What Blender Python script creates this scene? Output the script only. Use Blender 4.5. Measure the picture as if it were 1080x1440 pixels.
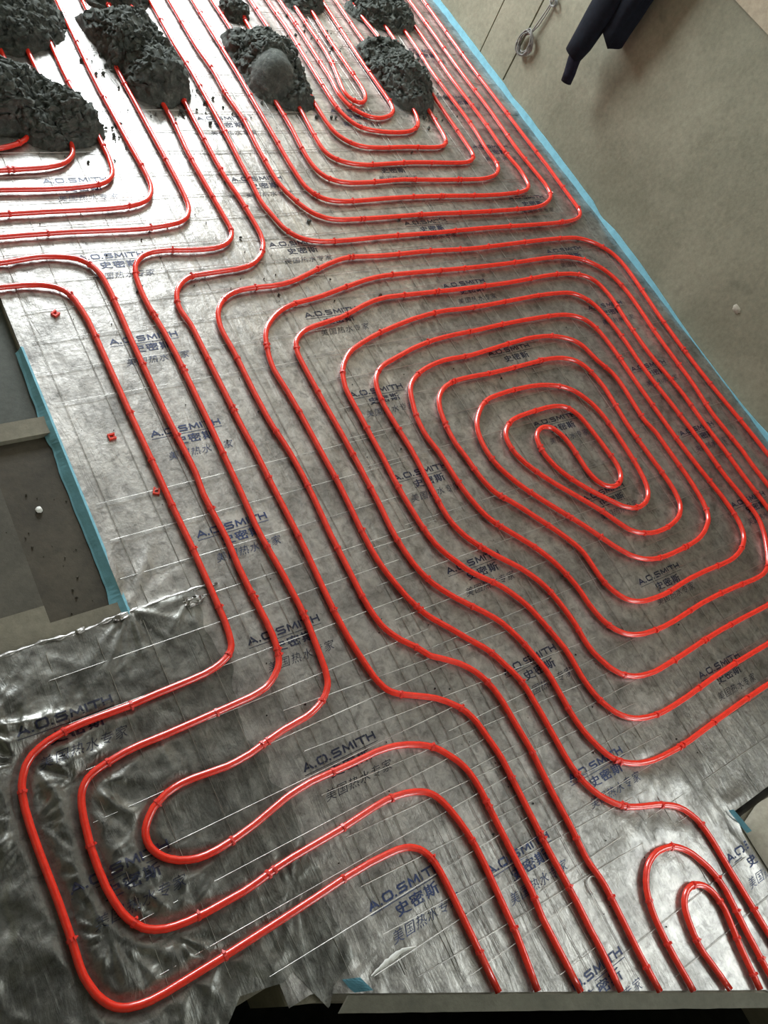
import bpy, bmesh, math, random
from mathutils import Vector, Matrix, noise

for o in list(bpy.data.objects):
    bpy.data.objects.remove(o, do_unlink=True)
scene = bpy.context.scene
C = scene.collection
R = random.Random(7)

# ------------------------------------------------------------------ camera
CAM_H = 1.71
bx = Vector((0.81733884, -0.24661669, 0.52070858))      # room X axis seen in camera axes (right, down, forward)
ay = Vector((-0.45506525, -0.83062464, 0.32090235))     # room Y axis
dn = Vector((-0.3533735, 0.49924234, 0.79112847))       # straight down
right = Vector((bx.x, ay.x, -dn.x)); down = Vector((bx.y, ay.y, -dn.y)); fwd = Vector((bx.z, ay.z, -dn.z))
m = Matrix((right, -down, -fwd)).transposed().to_4x4()
m.translation = Vector((0, 0, CAM_H))
cam_d = bpy.data.cameras.new('camera')
cam = bpy.data.objects.new('camera', cam_d); C.objects.link(cam)
cam.matrix_world = m
cam_d.sensor_fit = 'VERTICAL'; cam_d.sensor_height = 36.0; cam_d.lens = 1133.75 / 1440 * 36
cam_d.clip_start = 0.02
scene.camera = cam

# ------------------------------------------------------------------ light
w = bpy.data.worlds.new('world'); scene.world = w; w.use_nodes = True
bgn = w.node_tree.nodes['Background']
bgn.inputs[0].default_value = (0.86, 0.93, 1.0, 1); bgn.inputs[1].default_value = 3.0
def area(name, loc, rot, sx, sy, power, col):
    d = bpy.data.lights.new(name, 'AREA'); d.shape = 'RECTANGLE'; d.size = sx; d.size_y = sy
    d.energy = power; d.color = col
    o = bpy.data.objects.new(name, d); C.objects.link(o); o.location = loc; o.rotation_euler = rot
    return o
# daylight in the far window and back door; side light added for lower-right film
area('daylight_far_window', (1.48, 4.42, 1.37), (math.radians(-90), 0, 0), 1.5, 1.0, 100, (0.90, 0.96, 1.0))
area('daylight_back_door', (2.0, -3.98, 1.1), (math.radians(90), 0, 0), 1.6, 2.1, 30, (0.95, 0.97, 0.94))
area('added_side_light', (2.735, -1.25, 1.90), (0, math.radians(90), 0), 1.0, 1.2, 9.5, (0.93, 1.0, 0.95))
vs = scene.view_settings
vs.view_transform = 'Standard'; vs.look = 'None'; vs.exposure = 0.78; vs.gamma = 1.0; vs.use_curve_mapping = False

# ------------------------------------------------------------------ materials
def mat(name):
    m_ = bpy.data.materials.new(name); m_.use_nodes = True
    nt = m_.node_tree; b = nt.nodes['Principled BSDF']
    return m_, nt, b
def nd(nt, kind, **kw):
    n = nt.nodes.new(kind)
    for k, v in kw.items():
        if k.startswith('i_'): n.inputs[k[2:].replace('_', ' ')].default_value = v
        else: setattr(n, k, v)
    return n
def coords(nt, scale=(1, 1, 1), rot=(0, 0, 0)):
    tc = nd(nt, 'ShaderNodeNewGeometry'); mp = nd(nt, 'ShaderNodeMapping')
    mp.inputs['Scale'].default_value = scale; mp.inputs['Rotation'].default_value = rot
    nt.links.new(tc.outputs['Position'], mp.inputs['Vector']); return mp.outputs[0]
def noise_n(nt, vec, scale, detail=4, rough=0.55, dist=0.0):
    n = nd(nt, 'ShaderNodeTexNoise'); n.inputs['Scale'].default_value = scale
    n.inputs['Detail'].default_value = detail; n.inputs['Roughness'].default_value = rough; n.inputs['Distortion'].default_value = dist
    nt.links.new(vec, n.inputs['Vector']); return n.outputs['Fac']
def ramp(nt, fac, stops):
    r = nd(nt, 'ShaderNodeValToRGB'); e = r.color_ramp.elements
    while len(e) < len(stops): e.new(0.5)
    for el, (p, c) in zip(e, stops): el.position = p; el.color = (*c, 1)
    nt.links.new(fac, r.inputs[0]); return r.outputs[0]
def bump(nt, h, strength, dist, prev=None):
    b = nd(nt, 'ShaderNodeBump'); b.inputs['Strength'].default_value = strength; b.inputs['Distance'].default_value = dist
    nt.links.new(h, b.inputs['Height'])
    if prev is not None: nt.links.new(prev, b.inputs['Normal'])
    return b.outputs[0]
def g3(v): return (v, v, v)
def simple(name, col, rough=0.6, metal=0.0, var=0.0, vscale=30, bmp=0.0, bscale=200):
    m_, nt, b = mat(name)
    b.inputs['Roughness'].default_value = rough; b.inputs['Metallic'].default_value = metal
    v = coords(nt)
    if var > 0:
        lo = tuple(c * (1 - var) for c in col); hi = tuple(min(1, c * (1 + var)) for c in col)
        nt.links.new(ramp(nt, noise_n(nt, v, vscale), [(0.3, lo), (0.7, hi)]), b.inputs['Base Color'])
    else: b.inputs['Base Color'].default_value = (*col, 1)
    if bmp > 0: nt.links.new(bump(nt, noise_n(nt, v, bscale, 6, 0.65), bmp, 0.004), b.inputs['Normal'])
    return m_
def concrete(name, lo, hi, scale=2.2, rough=0.85, bmp=0.25, spots=True):
    m_, nt, b = mat(name); v = coords(nt)
    base = ramp(nt, noise_n(nt, v, scale, 7, 0.6, 0.4), [(0.3, lo), (0.7, hi)])
    fine = ramp(nt, noise_n(nt, v, 60, 5, 0.7), [(0.3, g3(0.82)), (0.7, g3(1.12))])
    mx = nd(nt, 'ShaderNodeMix', data_type='RGBA', blend_type='MULTIPLY'); mx.inputs[0].default_value = 1.0
    nt.links.new(base, mx.inputs[6]); nt.links.new(fine, mx.inputs[7])
    out = mx.outputs[2]
    if spots:
        sp = ramp(nt, noise_n(nt, v, 9, 3, 0.5), [(0.24, g3(0.55)), (0.36, g3(1.0))])
        m2 = nd(nt, 'ShaderNodeMix', data_type='RGBA', blend_type='MULTIPLY'); m2.inputs[0].default_value = 0.6
        nt.links.new(out, m2.inputs[6]); nt.links.new(sp, m2.inputs[7]); out = m2.outputs[2]
    nt.links.new(out, b.inputs['Base Color']); b.inputs['Roughness'].default_value = rough
    n1 = bump(nt, noise_n(nt, v, 14, 6, 0.6), bmp, 0.01)
    nt.links.new(bump(nt, noise_n(nt, v, 180, 4, 0.7), bmp, 0.002, n1), b.inputs['Normal'])
    return m_

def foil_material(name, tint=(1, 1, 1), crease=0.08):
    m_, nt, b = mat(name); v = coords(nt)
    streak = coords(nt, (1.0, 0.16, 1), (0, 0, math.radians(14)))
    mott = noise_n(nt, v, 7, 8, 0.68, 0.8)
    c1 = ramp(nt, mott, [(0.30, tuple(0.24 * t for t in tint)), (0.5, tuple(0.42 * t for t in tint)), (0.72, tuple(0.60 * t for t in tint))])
    c2 = ramp(nt, noise_n(nt, streak, 26, 5, 0.6, 0.5), [(0.3, g3(0.78)), (0.7, g3(1.1))])
    mx = nd(nt, 'ShaderNodeMix', data_type='RGBA', blend_type='MULTIPLY'); mx.inputs[0].default_value = 0.8
    nt.links.new(c1, mx.inputs[6]); nt.links.new(c2, mx.inputs[7])
    grime = ramp(nt, noise_n(nt, v, 42, 6, 0.72, 0.6), [(0.32, g3(0.50)), (0.50, g3(0.95)), (0.66, g3(1.2))])
    mg = nd(nt, 'ShaderNodeMix', data_type='RGBA', blend_type='MULTIPLY'); mg.inputs[0].default_value = 0.9
    nt.links.new(mx.outputs[2], mg.inputs[6]); nt.links.new(grime, mg.inputs[7])
    specks = ramp(nt, noise_n(nt, v, 120, 2, 0.5), [(0.22, g3(0.35)), (0.30, g3(1.0))])
    m2 = nd(nt, 'ShaderNodeMix', data_type='RGBA', blend_type='MULTIPLY'); m2.inputs[0].default_value = 0.7
    nt.links.new(mg.outputs[2], m2.inputs[6]); nt.links.new(specks, m2.inputs[7])
    nt.links.new(m2.outputs[2], b.inputs['Base Color'])
    b.inputs['Metallic'].default_value = 0.84
    rr = nd(nt, 'ShaderNodeMapRange'); rr.inputs['To Min'].default_value = 0.30; rr.inputs['To Max'].default_value = 0.50
    nt.links.new(noise_n(nt, v, 18, 5, 0.6), rr.inputs['Value']); nt.links.new(rr.outputs[0], b.inputs['Roughness'])
    b.inputs['Coat Weight'].default_value = 0.25; b.inputs['Coat Roughness'].default_value = 0.12
    vo = nd(nt, 'ShaderNodeTexVoronoi', feature='F1'); vo.inputs['Scale'].default_value = 24
    nt.links.new(coords(nt, (1, 0.55, 1), (0, 0, 0.5)), vo.inputs['Vector'])
    n1 = bump(nt, vo.outputs['Distance'], crease, 0.012)
    n2 = bump(nt, noise_n(nt, streak, 34, 5, 0.6, 1.0), 0.35, 0.006, n1)
    ridge = nd(nt, 'ShaderNodeTexNoise', noise_type='RIDGED_MULTIFRACTAL'); ridge.inputs['Scale'].default_value = 13; ridge.inputs['Detail'].default_value = 4; ridge.inputs['Distortion'].default_value = 0.6
    nt.links.new(coords(nt, (1.0, 0.45, 1), (0, 0, math.radians(-35))), ridge.inputs['Vector'])
    n2b = bump(nt, ridge.outputs['Fac'], 0.14 + crease * 1.5, 0.007, n2)
    n3 = bump(nt, noise_n(nt, v, 95, 4, 0.6), 0.35, 0.0022, n2b)
    nt.links.new(n3, b.inputs['Normal'])
    return m_

M = {}
M['foil'] = foil_material('aluminium_film', (1.0, 0.97, 0.91))
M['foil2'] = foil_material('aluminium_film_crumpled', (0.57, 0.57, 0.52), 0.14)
def pipe_mat():
    m_, nt, b = mat('red_pipe'); v = coords(nt)
    col = ramp(nt, noise_n(nt, v, 60, 5, 0.6), [(0.25, (0.78, 0.026, 0.014)), (0.6, (0.95, 0.040, 0.018))])
    dust = ramp(nt, noise_n(nt, v, 22, 6, 0.7), [(0.62, g3(0)), (0.80, g3(0.3))])
    mx = nd(nt, 'ShaderNodeMix', data_type='RGBA'); nt.links.new(dust, mx.inputs[0])
    nt.links.new(col, mx.inputs[6]); mx.inputs[7].default_value = (0.36, 0.13, 0.10, 1)
    nt.links.new(mx.outputs[2], b.inputs['Base Color'])
    b.inputs['Roughness'].default_value = 0.22; b.inputs['Specular IOR Level'].default_value = 0.75; b.inputs['Coat Weight'].default_value = 0.5; b.inputs['Coat Roughness'].default_value = 0.18
    nt.links.new(bump(nt, noise_n(nt, v, 160, 3, 0.5), 0.12, 0.002), b.inputs['Normal'])
    return m_
M['pipe'] = pipe_mat()
M['tie'] = simple('red_nylon', (0.78, 0.045, 0.03), 0.35)
M['redbit'] = simple('red_plastic', (0.85, 0.06, 0.03), 0.4)
M['wire'] = simple('galvanised_wire', (0.48, 0.47, 0.44), 0.30, 0.9, 0.35, 9)
M['ink'] = simple('navy_ink', (0.016, 0.020, 0.045), 0.45, 0.0, 0.5, 40)
M['inkb'] = simple('blue_ink', (0.030, 0.050, 0.135), 0.45, 0.0, 0.4, 40)
M['blue'] = simple('blue_foam', (0.20, 0.47, 0.57), 0.7, 0.0, 0.12, 40, 0.2, 90)
M['mortar'] = None
def mortar_mat():
    m_, nt, b = mat('damp_mortar'); v = coords(nt)
    c = ramp(nt, noise_n(nt, v, 45, 7, 0.7), [(0.25, (0.030, 0.036, 0.031)), (0.52, (0.088, 0.10, 0.086)), (0.75, (0.21, 0.225, 0.195))])
    nt.links.new(c, b.inputs['Base Color']); b.inputs['Roughness'].default_value = 0.88
    n1 = bump(nt, noise_n(nt, v, 70, 7, 0.75), 0.8, 0.012)
    nt.links.new(bump(nt, noise_n(nt, v, 320, 4, 0.7), 0.7, 0.003, n1), b.inputs['Normal'])
    return m_
M['mortar'] = mortar_mat()
M['wall'] = concrete('grey_render', (0.19, 0.188, 0.128), (0.32, 0.312, 0.225), 2.0)
M['upper'] = concrete('tan_render', (0.36, 0.31, 0.22), (0.44, 0.38, 0.27), 3, spots=False)
M['ceil'] = concrete('ceiling_render', (0.42, 0.41, 0.37), (0.50, 0.49, 0.45), 1.5, spots=False)
M['slab'] = concrete('slab_concrete', (0.30, 0.28, 0.22), (0.42, 0.39, 0.31), 4)
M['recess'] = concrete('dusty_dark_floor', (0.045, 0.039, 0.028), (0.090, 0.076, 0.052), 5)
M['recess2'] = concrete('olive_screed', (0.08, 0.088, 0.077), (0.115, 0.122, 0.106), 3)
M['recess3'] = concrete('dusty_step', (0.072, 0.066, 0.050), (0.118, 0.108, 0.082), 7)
M['ledge'] = concrete('ledge_plaster', (0.17, 0.155, 0.115), (0.24, 0.22, 0.16), 6, spots=False)
M['dark'] = simple('near_black', (0.02, 0.02, 0.018), 0.95, 0, 0.4, 20, 0.4, 60)  # near black for grit, and as painted deep shade in the shaft
M['cloth'] = simple('navy_cloth', (0.006, 0.008, 0.013), 0.85, 0, 0.3, 60, 0.3, 400)
M['knit'] = simple('dark_knit', (0.010, 0.010, 0.018), 0.9, 0, 0.3, 60, 0.4, 300)
for k in ('cloth', 'knit'): M[k].node_tree.nodes['Principled BSDF'].inputs['Specular IOR Level'].default_value = 0.15
M['cable'] = simple('grey_cable', (0.22, 0.22, 0.20), 0.5, 0.0, 0.3, 30)
M['white'] = simple('white_plastic', (0.75, 0.75, 0.70), 0.5)
M['board'] = concrete('weathered_board', (0.085, 0.083, 0.060), (0.125, 0.12, 0.088), 12, spots=False)
M['frame'] = simple('window_frame_paint', (0.6, 0.6, 0.58), 0.4)

# ------------------------------------------------------------------ helpers
def link(name, me, material, parent=None):
    o = bpy.data.objects.new(name, me); C.objects.link(o)
    if material is not None and not me.materials: me.materials.append(material)
    if parent is not None: o.parent = parent
    return o
def mesh_obj(name, verts, faces, material, parent=None, smooth=False):
    me = bpy.data.meshes.new(name); me.from_pydata([tuple(v) for v in verts], [], faces); me.update()
    if smooth: me.polygons.foreach_set('use_smooth', [True] * len(me.polygons))
    return link(name, me, material, parent)
def tag(o, label, cat, group=None):
    o['label'] = label; o['category'] = cat
    if group: o['group'] = group
    return o
def struct(o):
    o['kind'] = 'structure'; return o
def box_data(x0, x1, y0, y1, z0, z1, vs_, fs):
    n = len(vs_)
    vs_ += [(x0, y0, z0), (x1, y0, z0), (x1, y1, z0), (x0, y1, z0), (x0, y0, z1), (x1, y0, z1), (x1, y1, z1), (x0, y1, z1)]
    fs += [(n, n+3, n+2, n+1), (n+4, n+5, n+6, n+7), (n, n+1, n+5, n+4), (n+1, n+2, n+6, n+5), (n+2, n+3, n+7, n+6), (n+3, n, n+4, n+7)]
def boxes(name, lst, material, parent=None):
    vs_, fs = [], []
    for b in lst: box_data(*b, vs_, fs)
    return mesh_obj(name, vs_, fs, material, parent)
def frames(P):
    T = []
    for i in range(len(P)):
        a = P[max(i-1, 0)]; b = P[min(i+1, len(P)-1)]
        t = (b - a); T.append(t.normalized() if t.length > 1e-9 else Vector((0, 0, 1)))
    u = Vector((0, 0, 1))
    if abs(T[0].dot(u)) > 0.9: u = Vector((1, 0, 0))
    U = []
    for t in T:
        u = (u - t * u.dot(t)).normalized(); U.append(u)
    return T, U
def tube_data(P, r, sides=10, cap=True):
    """P: Vectors; r: radius or function of index -> (ru, rv)"""
    T, U = frames(P); vs_, fs = [], []
    for i, p in enumerate(P):
        rr = r(i) if callable(r) else r
        ru, rv = rr if isinstance(rr, tuple) else (rr, rr)
        v = T[i].cross(U[i])
        for k in range(sides):
            a = 2 * math.pi * k / sides
            vs_.append(p + U[i] * (ru * math.cos(a)) + v * (rv * math.sin(a)))
    for i in range(len(P) - 1):
        for k in range(sides):
            k2 = (k + 1) % sides
            fs.append((i*sides+k, i*sides+k2, (i+1)*sides+k2, (i+1)*sides+k))
    if cap:
        fs.append(tuple(range(sides - 1, -1, -1))); fs.append(tuple((len(P)-1)*sides + k for k in range(sides)))
    return vs_, fs
def tube(name, P, r, material, parent=None, sides=10):
    vs_, fs = tube_data(P, r, sides); return mesh_obj(name, vs_, fs, material, parent, True)
def smoothstep(a, b, x):
    t = min(1, max(0, (x - a) / (b - a))); return t * t * (3 - 2 * t)

# ------------------------------------------------------------------ room shell
struct(boxes('wall_right', [(2.780, 2.95, -4, 4.45, -0.1, 0.86), (2.755, 2.780, -4, 2.4855, -0.1, 0.86), (2.755, 2.780, 2.494, 2.687, -0.1, 0.86), (2.755, 2.780, 2.6935, 4.45, -0.1, 0.86), (2.755, 2.780, 2.4855, 2.494, -0.1, 0.03), (2.755, 2.780, 2.687, 2.6935, -0.1, 0.02)], M['wall']))
struct(boxes('trim_1', [(2.742, 2.95, -4, -1.85, 0.86, 2.75), (2.742, 2.95, -0.65, 4.45, 0.86, 2.75), (2.742, 2.95, -1.85, -0.65, 0.86, 1.40), (2.742, 2.95, -1.85, -0.65, 2.40, 2.75)], M['upper']))
struct(boxes('added_side_window', [(2.78, 2.83, -1.85, -1.80, 1.40, 2.40), (2.78, 2.83, -0.70, -0.65, 1.40, 2.40), (2.78, 2.83, -1.80, -0.70, 1.40, 1.45), (2.78, 2.83, -1.80, -0.70, 2.35, 2.40)], M['frame']))  # frame of an unseen side opening, added to brighten the lower-right film
WX0, WX1, WZ0, WZ1 = 0.73, 2.23, 0.87, 1.87
struct(boxes('wall_far', [(-1, WX0, 4.45, 4.65, -0.1, 2.75), (WX1, 2.95, 4.45, 4.65, -0.1, 2.75), (WX0, WX1, 4.45, 4.65, -0.1, WZ0), (WX0, WX1, 4.45, 4.65, WZ1, 2.75)], M['wall']))
wf = struct(boxes('window_1', [(WX0, WX0+.05, 4.47, 4.53, WZ0, WZ1), (WX1-.05, WX1, 4.47, 4.53, WZ0, WZ1), (WX0+.05, WX1-.05, 4.47, 4.53, WZ0, WZ0+.05), (WX0+.05, WX1-.05, 4.47, 4.53, WZ1-.05, WZ1), (1.48, 1.52, 4.47, 4.53, WZ0+.05, WZ1-.05)], M['frame']))
struct(boxes('wall_left', [(-1.2, -1, -4, 4.65, -0.1, 2.75)], M['wall']))
struct(boxes('wall_back', [(-1, 1.2, -4.2, -4, -0.1, 2.75), (2.8, 2.95, -4.2, -4, -0.1, 2.75), (1.2, 2.8, -4.2, -4, 2.15, 2.75)], M['wall']))
struct(boxes('added_shade_beam', [(-1, 1.15, -1.5, 1.0, 1.93, 2.75)], M['recess2']))  # unseen beam, added overhead to darken the lower-left film
struct(boxes('added_shade_wall', [(-1, 1.0, -1.5, -1.36, -0.3, 2.75)], M['wall']))  # unseen wall, added to keep back-door light off the left film
struct(boxes('ceiling', [(-1.2, 2.95, -4.2, 4.65, 2.75, 2.9)], M['ceil']))
Zf = -0.004
struct(boxes('floor', [
    (0.405, 2.755, -0.2, 4.45, -0.3, Zf), (-1, 0.405, 1.566, 4.45, -0.3, Zf), (-1, 0.405, 1.141, 1.19, -0.3, Zf),
    (-1, 0.405, -0.155, 0.673, -0.3, Zf), (-1, 0.253, 0.673, 0.715, -0.3, Zf),
    (1.56, 2.755, -0.386, -0.2, -0.3, Zf), (1.56, 2.755, -4, -0.404, -0.3, Zf), (-1, -0.8, -1.3, -0.155, -0.3, Zf), (-1, 1.56, -4, -1.3, -0.3, Zf)], M['ledge']))
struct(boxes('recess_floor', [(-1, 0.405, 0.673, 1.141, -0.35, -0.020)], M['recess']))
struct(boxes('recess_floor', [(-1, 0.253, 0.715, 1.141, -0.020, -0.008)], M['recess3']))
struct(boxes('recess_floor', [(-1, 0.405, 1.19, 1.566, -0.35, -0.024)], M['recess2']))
# slab edge beside the opening, cut on the skew, and the dark shaft below it
def skew(x): return -0.243 - (x - 0.52) * 0.536
struct(mesh_obj('floor', [(0.405, -0.2, Zf), (0.48, -0.2, Zf), (1.56, -0.2, Zf), (1.56, skew(1.56) - .010, Zf), (0.48, skew(0.48) - .010, Zf), (0.405, -0.2, -.3), (0.48, -0.2, -.3), (1.56, -0.2, -.3), (1.56, skew(1.56) - .010, -.3), (0.48, skew(0.48) - .010, -.3)],
    [(0, 4, 1), (1, 4, 3, 2), (5, 6, 9), (6, 7, 8, 9), (0, 5, 9, 4), (4, 9, 8, 3), (3, 8, 7, 2), (2, 7, 6, 1), (1, 6, 5, 0)], M['ledge']))
struct(boxes('shaft', [(-0.8, 1.6, -1.3, 0.0, -2.1, -2.0), (-0.85, -0.8, -1.3, 0, -2.0, -0.3), (1.56, 1.6, -1.3, 0, -2.0, -0.3), (-0.8, 1.56, -1.35, -1.3, -2.0, -0.3), (-0.8, 1.56, 0.0, 0.05, -2.0, -0.3)], M['dark']))

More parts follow.
